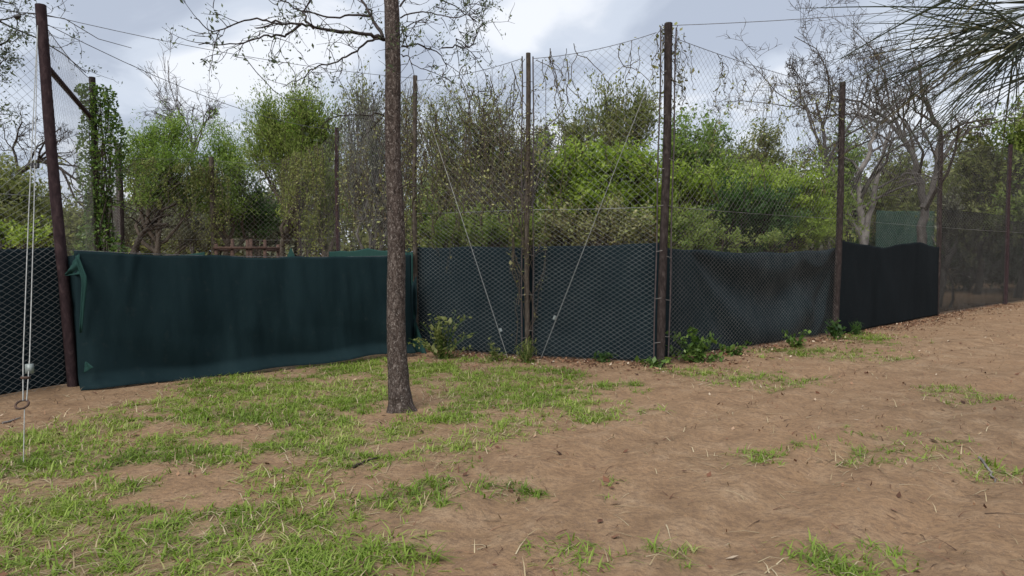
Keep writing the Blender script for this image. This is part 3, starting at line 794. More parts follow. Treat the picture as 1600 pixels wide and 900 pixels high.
def lobed_tree(name, label, base, lobes, Y, mat, bark, cat='tree', n_twig=60, n_leaf=120, leaf=0.08, spread=0.16, aspect=0.45,
               trunk_r=0.09, shell=0.55, up=0.4, feather=0.0, wig=0.5, seed=0, group=None, dry=0.0, twig_r=0.010, subtw=2, drape=0.0, rise=0.25):
    """Trunk, limbs to each lobe, twigs through the lobe, leaves clustered along the twigs.
    lobes: photo-pixel centre and radii, turned into metres at distance Y."""
    r = np.random.default_rng(1000 + seed)
    base = np.array([base, Y, 0.0]) if np.isscalar(base) else np.asarray(base, float)
    root = thing(name, base, label, cat, group)
    limbs, twigs, subs, C, AX, VAR = [], [], [], [], [], []
    limbR, twigR = [], []
    centres = []
    for lb in lobes:
        px, py, rx, ry = lb[:4]; yo = lb[4] if len(lb) > 4 else r.uniform(-0.5, 0.5) * rx * Y / F_PX
        c = at(px, py, Y + yo); R = np.array([rx * Y / F_PX, rx * Y / F_PX * 0.9, ry * Y / F_PX])
        centres.append((c, R))
    tr_top = np.mean([c for c, _ in centres], 0); tr_top[2] *= 0.42
    tr_top[:2] = base[:2] * 0.6 + tr_top[:2] * 0.4
    P = curve_pts(base - [0, 0, 0.15], tr_top, 7, 0.05, r)
    g = Geo(); g.line(P, np.linspace(trunk_r, trunk_r * 0.7, 7), 8)
    g.build('trunk', M[bark], root)
    for c, R in centres:
        low = c - [0, 0, R[2] * 0.55]
        limbs.append(curve_pts(P[-1 - r.integers(0, 2)], low, 6, 0.10, r))
        nt_ = max(6, int(n_twig * (R[0] * R[2]) / 1.0))
        d = r.normal(size=(nt_, 3)); d[:, 2] += rise; d /= np.linalg.norm(d, axis=1, keepdims=True)
        rad = r.uniform(0, 1, nt_) ** (1 - shell)
        lump = 0.62 + 0.52 * r.random(nt_)
        tip = c + d * R * (rad * lump)[:, None]
        tip[:, 2] = np.maximum(tip[:, 2], 0.1)
        sidx = r.uniform(0.3, 1.0, nt_)[:, None]
        st = limbs[-1][2] * (1 - sidx) + low * sidx + r.normal(size=(nt_, 3)) * R * 0.18
        st[:, 2] = np.maximum(st[:, 2], 0.05)
        k = 5; tt = np.linspace(0, 1, k)[None, :, None]
        tw = st[:, None] * (1 - tt) + tip[:, None] * tt
        tw = tw + r.normal(size=(nt_, 1, 3)) * 0.10 * R.mean() * (tt * (1 - tt) * 4) + r.normal(size=(nt_, k, 3)) * 0.025 * R.mean()
        tw[:, :, 2] -= drape * (tt[..., 0] ** 2) * R[2]
        twigs.append(tw)
        cv = r.normal(0.5, 0.17, nt_)
        for q in range(subtw):
            u = r.uniform(0.45, 1.0, nt_)
            i0 = np.minimum((u * (k - 1)).astype(int), k - 2); fr = u * (k - 1) - i0
            s0 = tw[np.arange(nt_), i0] * (1 - fr)[:, None] + tw[np.arange(nt_), i0 + 1] * fr[:, None]
            dd = (tip - st); dd /= np.linalg.norm(dd, axis=1, keepdims=True) + 1e-9
            dd = dd + r.normal(size=(nt_, 3)) * 0.6; dd[:, 2] += feather * 0.5
            ln = r.uniform(0.4, 1.35, nt_)[:, None] * spread * 1.9
            e0 = s0 + dd * ln
            subs.append(np.stack([s0, (s0 + e0) / 2 + r.normal(size=(nt_, 3)) * 0.02, e0], 1))
            nl = n_leaf // subtw
            if nl:
                w = r.uniform(0.0, 1.1, (nt_, nl))[..., None]
                cc = s0[:, None] * (1 - w) + e0[:, None] * w + r.normal(size=(nt_, nl, 3)) * spread * 0.42
                C.append(cc.reshape(-1, 3))
                AX.append(np.repeat(dd, nl, 0))
                VAR.append((cv[:, None] + r.normal(0, 0.16, (nt_, nl))).ravel())
    g = Geo()
    g.tubes(np.stack(limbs), np.linspace(trunk_r * 0.6, trunk_r * 0.25, 6)[None].repeat(len(limbs), 0), 6)
    tw = np.concatenate(twigs); g.tubes(tw, np.linspace(twig_r * 1.3, twig_r * 0.5, 5)[None].repeat(len(tw), 0), 3)
    sb = np.concatenate(subs); g.tubes(sb, np.array([[twig_r * 0.55, twig_r * 0.4, twig_r * 0.25]]).repeat(len(sb), 0), 3)
    stuff(g.build('branches', M[bark], root))
    if C:
        C = np.concatenate(C); AX = np.concatenate(AX); VAR = np.concatenate(VAR)
        keep = C[:, 2] > 0.03
        C, AX, VAR = C[keep], AX[keep], VAR[keep]
        AX /= np.linalg.norm(AX, axis=1, keepdims=True) + 1e-9
        leaves_obj('crown', C, np.full(len(C), leaf), mat, root, VAR, aspect, up, AX, feather)
    return root

def bare_tree(name, label, base, stems, Y, bark, levels=4, seed=0, twist=0.35, nchild=5, r_ratio=0.5, twig_min=0.004, bark_twig=None, cat='tree', spread=0.9, leaf=None, lift=0.25, ratio=(0.35, 0.62)):
    """Leafless tree: hand-placed stems (photo pixels + distance), then recursive branching."""
    r = np.random.default_rng(2000 + seed)
    base = np.asarray(base, float)
    root = thing(name, base, label, cat)
    byk = {}
    g0 = Geo()
    q = []
    for pts, r0, r1 in stems:
        w = np.array([at(p[0], p[1], Y + (p[2] if len(p) > 2 else 0)) for p in pts])
        kk = np.linspace(0, len(w) - 1, len(w) * 3 - 2)
        w = np.stack([np.interp(kk, np.arange(len(w)), w[:, i]) for i in range(3)], 1)
        w[1:-1] += r.normal(size=(len(w) - 2, 3)) * r0 * 0.25
        g0.line(w, np.linspace(r0, r1, len(w)), 8)
        q.append((w, np.linspace(r0, r1, len(w)), 0))
    g0.build('trunk', M[bark], root)
    tips = []
    while q:
        w, rad, lv = q.pop()
        if lv >= levels: tips.append(w[-1]); continue
        n = nchild if lv else nchild + 3
        Lw = np.linalg.norm(w[-1] - w[0])
        for _ in range(n):
            u = r.uniform(0.35 if lv == 0 else 0.2, 1.0) * (len(w) - 1)
            i0 = min(int(u), len(w) - 2); fr = u - i0
            s0 = w[i0] * (1 - fr) + w[i0 + 1] * fr
            dr = w[i0 + 1] - w[i0]; dr /= np.linalg.norm(dr) + 1e-9
            dr = dr + r.normal(size=3) * spread * 0.6; dr[2] += lift
            dr /= np.linalg.norm(dr)
            L = Lw * r.uniform(*ratio)
            k = 5
            pts = [s0]
            dd = dr.copy()
            for _i in range(k - 1):
                dd = dd + r.normal(size=3) * twist; dd /= np.linalg.norm(dd)
                pts.append(pts[-1] + dd * L / (k - 1))
            rr0 = max(rad[i0] * r_ratio, twig_min); rr1 = max(rr0 * 0.45, twig_min * 0.7)
            pts = np.array(pts)
            byk.setdefault(lv, []).append((pts, np.linspace(rr0, rr1, k)))
            q.append((pts, np.linspace(rr0, rr1, k), lv + 1))
    g = Geo()
    for lv, lst in byk.items():
        g.tubes(np.stack([a for a, _ in lst]), np.stack([b for _, b in lst]), 5 if lv == 0 else 3)
    stuff(g.build('branches', M[bark_twig or bark], root))
    if leaf:
        mat_, size, per, sp_ = leaf
        tp = np.array(tips)
        C = (tp[:, None] + r.normal(size=(len(tp), per, 3)) * sp_).reshape(-1, 3)
        leaves_obj('crown', C, np.full(len(C), size), mat_, root, r.normal(0.5, 0.2, len(C)))
    return root

def gx_at(px, Y): return (px - 800.0) / F_PX * Y

# ------------------------------------------------------------------ vegetation inside the main enclosure
T = lobed_tree
T('thicket_tree', 'tall grey thicket tree hung with dry vines behind the first bay', gx_at(735, 16.5), [(690, 205, 50, 60), (755, 185, 60, 62), (725, 265, 66, 55), (795, 245, 45, 70), (675, 290, 45, 60)], 16.5,
  'leaf_olive', 'bark_grey', n_twig=105, n_leaf=50, leaf=0.058, spread=0.16, seed=1, subtw=2, twig_r=0.012, shell=0.6)
T('dry_thicket', 'brown tangle of bare twigs low behind the first bay', gx_at(800, 15.2), [(790, 320, 55, 60), (740, 320, 50, 45), (830, 250, 30, 60)], 15.2,
  'leaf_dry', 'bark_grey', 'thicket', n_twig=170, n_leaf=12, leaf=0.07, spread=0.16, seed=2, twig_r=0.013, subtw=3)
T('leafy_bush', 'light green leafy bush just above the cloth of the first bay', gx_at(745, 13.6), [(700, 360, 52, 34), (770, 362, 62, 34), (660, 335, 26, 50), (835, 360, 40, 30)], 13.6,
  'leaf_yellow', 'bark_brown', 'bush', n_twig=130, n_leaf=70, leaf=0.075, spread=0.11, seed=3, trunk_r=0.04)
T('climber_mound', 'bright green mound of climbers filling the middle of the enclosure', gx_at(930, 16.0), [(885, 268, 48, 34), (945, 255, 50, 26), (1000, 262, 40, 32), (930, 312, 80, 38), (870, 318, 40, 36), (1010, 318, 45, 36)], 16.0,
  'leaf_bright', 'bark_brown', 'bush', n_twig=210, n_leaf=92, leaf=0.082, spread=0.14, seed=4, up=0.7)
T('arching_bush', 'olive arching bush with a dark hollow above the cloth beside the thick post', gx_at(935, 13.6), [(880, 350, 52, 30), (945, 338, 50, 40), (1000, 352, 45, 40), (860, 372, 30, 22), (1015, 378, 30, 20)], 13.6,
  'leaf_dry', 'bark_brown', 'bush', n_twig=150, n_leaf=56, leaf=0.065, spread=0.12, seed=5, trunk_r=0.04, drape=0.35, feather=0.3)
T('twiggy_tree', 'brownish twiggy tree standing above the climber mound', gx_at(960, 19.0), [(905, 215, 42, 36), (955, 180, 48, 42), (1005, 190, 40, 46), (965, 222, 62, 30)], 19.0,
  'leaf_olive', 'bark_brown', n_twig=90, n_leaf=56, leaf=0.08, spread=0.18, seed=6, feather=0.55, rise=0.8, twig_r=0.012)
T('twiggy_tree', 'pale green low tree crown between the barred posts, left of the twiggy one', gx_at(862, 20.0), [(850, 222, 36, 34), (892, 210, 32, 26)], 20.0,
  'leaf_grey', 'bark_grey', n_twig=80, n_leaf=60, leaf=0.08, spread=0.18, seed=7)
T('olive_tree', 'olive green tree just right of the thick dark post', gx_at(1085, 18.5), [(1070, 225, 40, 40), (1110, 222, 34, 34), (1090, 262, 55, 36), (1060, 190, 22, 18)], 18.5,
  'leaf_feather', 'bark_brown', n_twig=80, n_leaf=84, leaf=0.085, spread=0.17, seed=8)
T('olive_tree', 'rounded olive tree with a sloping crown, left of the bare branches', gx_at(1180, 20.5), [(1160, 250, 40, 34), (1210, 262, 40, 34), (1130, 268, 32, 34), (1195, 222, 30, 30)], 20.5,
  'leaf_olive', 'bark_brown', n_twig=80, n_leaf=76, leaf=0.085, spread=0.18, seed=9)
T('dark_bush', 'dark green dense bush behind the swagged cloth', gx_at(1165, 15.3), [(1150, 322, 46, 36), (1205, 330, 44, 42), (1175, 370, 70, 30)], 15.3,
  'leaf_dark', 'bark_dark', 'bush', n_twig=150, n_leaf=76, leaf=0.08, spread=0.12, seed=10, trunk_r=0.05)
T('arching_bush', 'pale olive bush right against the thick post', gx_at(1070, 12.9), [(1058, 345, 36, 36), (1098, 352, 36, 36), (1075, 378, 60, 22)], 12.9,
  'leaf_yellow', 'bark_brown', 'bush', n_twig=170, n_leaf=56, leaf=0.06, spread=0.11, seed=11, trunk_r=0.04, drape=0.3)
T('climber_mound', 'bright green climbers above the dark bush, behind the swagged cloth', gx_at(1130, 17.2), [(1110, 290, 50, 26), (1180, 288, 55, 22), (1245, 300, 45, 34), (1060, 292, 28, 28), (1260, 345, 46, 40)], 17.2,
  'leaf_bright', 'bark_brown', 'bush', n_twig=190, n_leaf=88, leaf=0.082, spread=0.14, seed=12, up=0.7)
T('leafy_bush', 'small yellow green bush at the cloth edge below the dark bush', gx_at(1150, 12.8), [(1148, 376, 20, 16), (1212, 372, 22, 18)], 12.8,
  'leaf_yellow', 'bark_brown', 'bush', n_twig=160, n_leaf=64, leaf=0.065, spread=0.09, seed=13, trunk_r=0.025)
T('undergrowth_mound', 'wide green undergrowth bank behind the two barred posts', gx_at(860, 18.0), [(700, 330, 60, 50), (800, 300, 50, 50), (850, 330, 60, 46), (960, 330, 80, 46), (830, 262, 40, 40), (760, 260, 46, 42), (900, 290, 70, 50), (740, 360, 90, 30)], 18.0,
  'leaf_bright', 'bark_brown', 'bush', n_twig=64, n_leaf=60, leaf=0.12, spread=0.22, seed=14, up=0.7, trunk_r=.06)
T('undergrowth_mound', 'wide olive undergrowth bank behind the swagged cloth and dark bush', gx_at(1150, 19.0), [(1060, 320, 60, 50), (1140, 310, 60, 46), (1220, 320, 60, 50), (1290, 340, 50, 44), (1080, 270, 50, 40), (1270, 290, 46, 40), (1170, 290, 60, 44), (1110, 360, 90, 34), (1230, 365, 90, 34)], 19.0,
  'leaf_yellow', 'bark_brown', 'bush', n_twig=56, n_leaf=60, leaf=0.12, spread=0.22, seed=15, up=0.7, trunk_r=.06)
# around the bare trees
bare_tree('pale_tree', 'dead tree with whitish twin trunks behind the black cloth', gnd(1350, 480), [
    ([(1350, 470), (1352, 380), (1340, 320), (1346, 270), (1357, 235), (1366, 205)], 0.12, 0.045),
    ([(1352, 380), (1362, 320), (1372, 270), (1384, 225), (1392, 205)], 0.085, 0.03),
    ([(1345, 370), (1316, 320), (1298, 292), (1275, 270)], 0.06, 0.025),
    ([(1308, 318), (1303, 270), (1299, 245)], 0.04, 0.02),
    ([(1344, 330), (1330, 300), (1338, 285)], 0.03, 0.012)], 19.3, 'bark_pale', 4, 1, 0.3, 4, 0.5, 0.006, 'bark_grey')
bare_tree('bare_tree', 'leafless spreading tree with a grey forked trunk, left of the netting', gnd(1441, 490), [
    ([(1440, 480), (1440, 370), (1442, 320), (1432, 270), (1420, 230), (1400, 190)], 0.15, 0.045),
    ([(1442, 325), (1456, 300), (1466, 255), (1468, 200), (1440, 150), (1436, 95)], 0.10, 0.03),
    ([(1420, 230), (1385, 185), (1345, 160), (1300, 150)], 0.06, 0.02),
    ([(1400, 190), (1370, 190), (1335, 178), (1285, 180)], 0.05, 0.018),
    ([(1436, 290), (1420, 280), (1398, 285)], 0.05, 0.02),
    ([(1466, 255), (1490, 220), (1520, 200), (1560, 190)], 0.06, 0.02),
    ([(1440, 150), (1470, 130), (1490, 95)], 0.04, 0.015),
    ([(1468, 200), (1452, 185), (1432, 175), (1418, 130)], 0.05, 0.018)], 20.5, 'bark_grey', 4, 2, 0.30, 4, 0.5, 0.0065, 'bark_brown', spread=1.0)
bare_tree('bare_tree', 'fine leafless tree crown spreading left of the fourth post', gnd(1290, 478), [
    ([(1300, 470), (1296, 340), (1292, 260), (1286, 205), (1275, 160)], 0.10, 0.03),
    ([(1292, 260), (1310, 220), (1345, 170), (1355, 130)], 0.05, 0.02),
    ([(1290, 240), (1268, 200), (1256, 160), (1245, 135)], 0.045, 0.018)], 22.0, 'bark_grey', 4, 3, 0.32, 5, 0.5, 0.0065, 'bark_brown', spread=1.0)
bare_tree('crooked_stump', 'pale crooked dead trunk behind the netting, beside the end of the black cloth', gnd(1464, 484), [
    ([(1464, 480), (1472, 430), (1480, 408), (1491, 388)], 0.12, 0.075),
    ([(1484, 396), (1476, 380), (1474, 368)], 0.06, 0.025),
    ([(1488, 390), (1496, 378)], 0.05, 0.02)], 19.7, 'bark_pale', 1, 4, 0.4, 1, 0.3, 0.006, 'bark_grey', 'stump')
T('grey_shrub', 'grey leaved shrub beside the crooked dead trunk', gx_at(1482, 20.5), [(1484, 322, 16, 30), (1480, 355, 14, 22)], 20.5,
  'leaf_grey', 'bark_grey', 'shrub', n_twig=160, n_leaf=50, leaf=0.08, spread=0.12, seed=21, trunk_r=0.04)
for i, (lobes, Y, mat, lab) in enumerate([
    ([(1525, 235, 40, 50), (1560, 285, 50, 60), (1505, 300, 36, 50), (1530, 350, 60, 50)], 27.0, 'leaf_olive', 'dense dark olive tree behind the netting at the right'),
    ([(1590, 215, 40, 50), (1620, 260, 60, 60), (1600, 330, 60, 60), (1640, 180, 50, 40)], 25.0, 'leaf_yellow', 'yellow green tree at the right edge behind the palm fronds'),
    ([(1400, 270, 44, 50), (1375, 320, 46, 45), (1430, 330, 50, 50)], 27.0, 'leaf_olive', 'green tree directly behind the dead pale trunks'),
    ([(1325, 235, 34, 34), (1310, 290, 40, 45)], 26.0, 'leaf_feather', 'small green tree behind the fine leafless crown'),
    ([(1400, 385, 45, 40), (1440, 400, 40, 40), (1350, 390, 40, 40)], 28.5, 'leaf_dark', 'dark undergrowth bush behind the pale green screen'),
    ([(1500, 410, 60, 50), (1570, 400, 60, 60), (1640, 400, 60, 60)], 30.0, 'leaf_dark', 'dark undergrowth bush seen through the netting'),
    ]):
    T('woodland_tree' if i < 4 else 'undergrowth_bush', lab, gx_at(lobes[0][0], Y), lobes, Y, mat, 'bark_dark', 'tree' if i < 4 else 'bush', n_twig=44, n_leaf=64, leaf=0.135, spread=0.24, seed=30 + i, trunk_r=0.14)

# ------------------------------------------------------------------ behind the yard on the left
for i, (lobes, Y, mat, lab, fe) in enumerate([
    ([(232, 228, 34, 30), (268, 212, 36, 26), (215, 262, 30, 34), (270, 258, 46, 34), (240, 300, 46, 36), (300, 300, 36, 40)], 25.0, 'leaf_feather', 'feathery green tree right of the vine column', 0.35),
    ([(350, 232, 34, 26), (325, 268, 34, 32), (372, 272, 30, 36), (345, 315, 44, 40)], 26.5, 'leaf_feather', 'feathery green tree in the middle behind the yard', 0.35),
    ([(425, 195, 42, 34), (475, 185, 46, 36), (455, 232, 60, 44), (410, 240, 34, 40), (515, 225, 40, 44), (480, 280, 50, 40)], 24.0, 'leaf_yellow', 'yellow green wispy tree left of the trunk', 0.6),
    ([(505, 330, 34, 34), (470, 345, 30, 34), (520, 285, 26, 30)], 24.5, 'leaf_bright', 'bright green bush between the yard posts left of the trunk', 0.2),
    ([(395, 320, 24, 40), (380, 350, 30, 30), (415, 350, 26, 34)], 27.5, 'leaf_dark', 'dark shrub between the feathery and the wispy tree', 0.2),
    ([(235, 350, 46, 34), (300, 360, 40, 34), (180, 350, 40, 40)], 29.0, 'leaf_grey', 'grey brush low behind the yard fence', 0.2),
    ]):
    T('feathery_tree' if i < 3 else 'brush', lab, gx_at(lobes[0][0] + 10, Y), lobes, Y, mat, 'bark_brown', 'tree' if i < 3 else 'bush', n_twig=66, n_leaf=120, leaf=0.09, spread=0.27, aspect=0.34, seed=50 + i, feather=fe, rise=0.6, trunk_r=0.14)
T('twig_thicket', 'greyish brown twig thicket left of the big trunk', gx_at(575, 19.0), [(560, 200, 34, 50), (590, 250, 44, 60), (555, 290, 36, 50), (600, 330, 46, 50), (640, 240, 30, 70), (580, 165, 30, 24)], 19.0,
  'leaf_grey', 'bark_grey', 'thicket', n_twig=70, n_leaf=40, leaf=0.075, spread=0.2, seed=60, feather=0.5, rise=0.9, twig_r=0.012, subtw=3)
T('thicket_tree', 'sparse tree crown showing right behind the big trunk', gx_at(610, 23.0), [(560, 150, 40, 34), (640, 165, 36, 36), (600, 185, 40, 30)], 23.0,
  'leaf_olive', 'bark_grey', n_twig=60, n_leaf=24, leaf=0.085, spread=0.22, seed=61, twig_r=0.012, feather=.4)
bare_tree('bare_treetop', 'leafless treetop poking above the feathery tree', gnd(300, 450), [([(300, 430), (302, 300), (300, 230), (298, 205)], 0.12, 0.03), ([(300, 230), (318, 195), (328, 182)], .04, .015), ([(300, 240), (276, 200), (268, 180)], .04, .015)], 33.0, 'bark_grey', 3, 8, 0.3, 6, .5, .009, spread=.8)
# an arching dark trunk inside the yard trees
bare_tree('arching_tree', 'dark arching trunk under the feathery tree', gnd(208, 445), [([(206, 420), (212, 385), (224, 362), (240, 352), (262, 350)], 0.12, 0.05), ([(240, 352), (250, 330), (275, 318)], .06, .03)], 24.0, 'bark_dark', 2, 9, .3, 4)
# left of the leaning post
T('hedge_tree', 'dense olive tree behind the left fence', gx_at(20, 13.5), [(25, 300, 48, 42), (-20, 275, 50, 40), (30, 350, 60, 40), (-50, 320, 60, 60), (75, 350, 22, 36)], 13.5,
  'leaf_olive', 'bark_dark', n_twig=120, n_leaf=84, leaf=0.075, spread=0.14, seed=70)
T('leafy_bush', 'bright green bush low behind the left fence', gx_at(40, 11.2), [(40, 368, 34, 20), (-10, 360, 36, 24)], 11.2,
  'leaf_bright', 'bark_brown', 'bush', n_twig=170, n_leaf=64, leaf=0.06, spread=0.1, seed=71, trunk_r=.03)
bare_tree('bare_tree', 'leafless branches between the left edge and the vine column', gnd(30, 470), [([(20, 440), (15, 330), (30, 270), (60, 250), (95, 262), (130, 290)], 0.10, 0.02), ([(30, 270), (20, 230), (35, 190)], .04, .015), ([(60, 250), (85, 225), (100, 215)], .03, .01), ([(95, 262), (120, 315), (150, 320)], .03, .012)], 17.0, 'bark_dark', 3, 10, .35, 5, .5, .005)
bare_tree('overhanging_tree', 'thinly leaved twigs entering at the top left corner', gnd(-150, 520), [([(-190, 560), (-150, 200), (-120, 60), (-40, 20), (10, 30)], 0.10, 0.012), ([(-120, 60), (-60, 90), (0, 70), (25, 55)], .03, .008), ([(-60, 90), (-10, 110), (10, 90)], .02, .006), ([(-130, 120), (-60, 150), (0, 180)], .03, .006)], 11.0, 'bark_dark', 3, 11, .35, 4, .5, .004, leaf=('leaf_tree', 0.05, 5, 0.07), ratio=(.25, .45))

# a belt of far trees closing the horizon
fr = np.random.default_rng(77)
places = ['at the far left', 'left of the vine column', 'behind the feathery trees', 'behind the wispy tree', 'behind the big trunk', 'behind the grey thicket tree',
          'behind the climber mound', 'behind the thick dark post', 'behind the swagged cloth', 'behind the leafless crown', 'behind the forked bare tree', 'at the far right']
for i, px in enumerate(np.linspace(-60, 1660, 12)):
    Y = 38 + fr.uniform(-3, 4)
    top = [300, 320, 300, 290, 260, 260, 270, 260, 290, 270, 250, 240][i]
    lobes = [(px + fr.uniform(-50, 50), top + fr.uniform(20, 90), fr.uniform(45, 65), fr.uniform(32, 46)) for _ in range(5)] + [(px, 385, 90, 36), (px + 70, 372, 80, 44), (px - 60, 360, 60, 40)]
    T('far_tree', 'distant dull green tree of the wood ' + places[i], gx_at(px, Y), lobes, Y, 'leaf_olive' if i % 3 else 'leaf_grey', 'bark_dark', n_twig=12, n_leaf=40, leaf=0.28, spread=0.42, seed=80 + i, trunk_r=0.2, twig_r=0.02)

# ------------------------------------------------------------------ vines
def vine_panel(name, label, A, B, h0, h1, n, mat, seed, leaf=0.045, per=14, hang=0.7, top_bias=True, r0=0.006, off=0.03, slim=None):
    """Climbing stems wandering over a fence bay, with leaves along them."""
    r = np.random.default_rng(3000 + seed)
    A = np.asarray(A, float)[:2]; B = np.asarray(B, float)[:2]; L = np.linalg.norm(B - A); d = (B - A) / L; nr = np.array([d[1], -d[0]])
    root = thing(name, [*(A + B) / 2, 0], label, 'vine')
    K = 16; PS = []
    for i in range(n):
        s = r.uniform(0, L) if slim is None else np.clip(r.normal(slim[0], slim[1]), 0.0, L)
        down = r.random() < hang
        z = h1 - abs(r.normal(0, 0.25)) if down else r.uniform(h0, h0 + 0.4 * (h1 - h0))
        if down and not top_bias: z = r.uniform(h0 + 0.3 * (h1 - h0), h1)
        ln = r.uniform(0.25, 1.0) * (h1 - h0) * 0.75
        th = (-math.pi / 2 if down else math.pi / 2) + r.normal(0, 0.35)
        pts = []
        for k in range(K):
            pts.append([s, min(max(z, 0.03), h1 + 0.08)])
            th += r.normal(0, 0.38); th = th * 0.9 + 0.1 * (-math.pi / 2 if down else math.pi / 2)
            s += math.cos(th) * ln / K * 0.8; z += math.sin(th) * ln / K
            s = min(max(s, -0.05), L + 0.05)
        pts = np.array(pts)
        o = off + r.normal(0, 0.02, K)
        PS.append(np.stack([A[0] + d[0] * pts[:, 0] + nr[0] * o, A[1] + d[1] * pts[:, 0] + nr[1] * o, pts[:, 1]], 1))
    PS = np.stack(PS)
    g = Geo(); g.tubes(PS, np.linspace(r0, r0 * 0.5, K)[None].repeat(n, 0) * r.uniform(0.6, 1.4, (n, 1)), 4)
    stuff(g.build('stems', M['bark_brown' if r0 < 0.009 else 'bark_grey'], root))
    if per:
        i_ = r.integers(0, n, n * per); k_ = r.uniform(0, K - 1.01, n * per); k0_ = k_.astype(int); f_ = (k_ - k0_)[:, None]
        C = PS[i_, k0_] * (1 - f_) + PS[i_, k0_ + 1] * f_ + r.normal(size=(n * per, 3)) * 0.03
        C[:, 2] = np.maximum(C[:, 2], 0.03)
        leaves_obj('leaves', C, np.full(len(C), leaf), mat, root, r.normal(0.5, 0.22, len(C)), 0.6)
    return root
vine_panel('dry_vine', 'dry vines draped densely over the wire of the first bay', pM, p1, 1.9, 4.55, 150, 'leaf_dry', 1, 0.034, 18, 0.75, False, 0.006)
vine_panel('dry_vine', 'sparse dry vine strands hanging on the wire between the barred posts', p1 + [0.1, 0, 0], p2 - [0.1, 0, 0], 1.9, 4.65, 26, 'leaf_dry', 2, 0.045, 12, 0.85, True, 0.006)
vine_panel('dry_vine', 'dry vine tuft crowning the thick dark post', p2 + [-0.15, 0, 0], p2 + [0.75, 0.6, 0], 3.2, 4.84, 22, 'leaf_dry', 3, 0.05, 16, 0.9, True, 0.005, slim=(0.35, 0.22))
vine_panel('dry_vine', 'thin vine strands on the wire above the swagged cloth', p2 + [0.6, 0.5, 0], p3, 2.2, 4.6, 40, 'leaf_dry', 4, 0.05, 14, 0.8, True, 0.006)
vine_panel('dry_vine', 'vine stems twining up the wooden post with bars left of centre', p1 + [-0.18, 0, 0], p1 + [0.22, 0, 0], 0.1, 4.6, 22, 'leaf_dry', 5, 0.045, 16, 0.3, False, 0.006, slim=(0.2, 0.1))
vine_panel('dry_vine', 'straw coloured vine stems climbing the weathered post behind the trunk', pM + [-0.35, 0.1, 0], pM + [0.25, 0, 0], 1.4, 4.4, 34, 'leaf_dry', 6, 0.045, 16, 0.5, False, 0.007, slim=(0.2, 0.15))
vine_panel('dry_vine', 'dry vines over the receding wire left of the trunk', pB4, pM, 1.5, 4.5, 90, 'leaf_dry', 7, 0.05, 14, 0.7, False, 0.006)
vine_panel('hanging_vine', 'yellowish vine curtain on the back fence above the gate cloth', pB3 + [-0.5, 0, 0], pB4 + [-0.6, 1.2, 0], 1.2, 4.5, 90, 'leaf_olive', 8, 0.055, 50, 0.85, True, 0.008)
vine_panel('hanging_vine', 'vine creeping along the top of the back fence under the feathery tree', pB1, pB2, 2.6, 4.3, 50, 'leaf_olive', 9, 0.055, 36, 0.8, True, 0.007)
vine_panel('hanging_vine', 'brown green vine on the pale post of the back fence', pB2 + [-0.5, -0.1, 0], pB2 + [0.5, -.1, 0], 1.2, 4.3, 34, 'leaf_olive', 10, 0.055, 40, 0.7, True, 0.007, slim=(.5, .2))
# green column of vine on the side fence
def vine_column():
    r = np.random.default_rng(444)
    root = thing('vine_column', pV, 'leafy green vine wrapping the post right of the leaning post', 'vine')
    K = 20; PS = []
    for i in range(26):
        zs = np.linspace(0.0, r.uniform(3.0, 4.35), K); ph = r.uniform(0, 6.3); tw = r.uniform(0.6, 2.2) * r.choice([-1, 1])
        rad = r.uniform(0.05, 0.18)
        PS.append(np.stack([pV[0] + 0.12 + rad * np.cos(ph + tw * zs) + (4.5 - zs) * -0.005, pV[1] - .05 + rad * np.sin(ph + tw * zs), zs], 1))
    for i in range(12):
        s0 = PS[i][r.integers(11, 19)]; dr = r.normal(size=3); dr[2] = abs(dr[2]) * .2; dr /= np.linalg.norm(dr)
        t_ = np.linspace(0, 1, K)[:, None]; PS.append(s0 + dr * t_ * r.uniform(.2, .5) + np.array([0, 0, -.12]) * t_ ** 2)
    PS = np.stack(PS)
    g = Geo(); g.tubes(PS, np.full(PS.shape[:2], 0.008), 4); stuff(g.build('stems', M['bark_brown'], root))
    n = 8200
    z = np.clip(r.beta(1.15, 1.0, n) * 4.35, 0.02, 4.4); wd = 0.13 + 0.09 * fbm(z * 1.3, z * 0 + 4, 2) + 0.06 * np.exp(-((z - 3.2) / .6) ** 2) + .12 * np.exp(-((z - 1.7) / .35) ** 2)
    wd = wd * np.clip((4.75 - z) / .5, .35, 1) * (0.75 + 0.6 * fbm(z * 2.6 + 3, z * 0 + 9, 2))
    a = r.uniform(0, 6.3, n); q = np.sqrt(r.uniform(0.15, 1, n)) * wd * 1.25
    C = np.stack([pV[0] + .12 + q * np.cos(a) + .07 * np.sin(z * 2.3), pV[1] - .05 + q * np.sin(a), z], 1)
    ex = PS[26:][r.integers(0, 12, 300), r.integers(4, K, 300)] + r.normal(size=(300, 3)) * .035
    C = np.vstack([C, ex])
    leaves_obj('leaves', C, np.full(len(C), 0.055), 'leaf_weed', root, np.clip(r.normal(0.55, 0.25, len(C)), 0, 1), 0.6, 0.4)
vine_column()

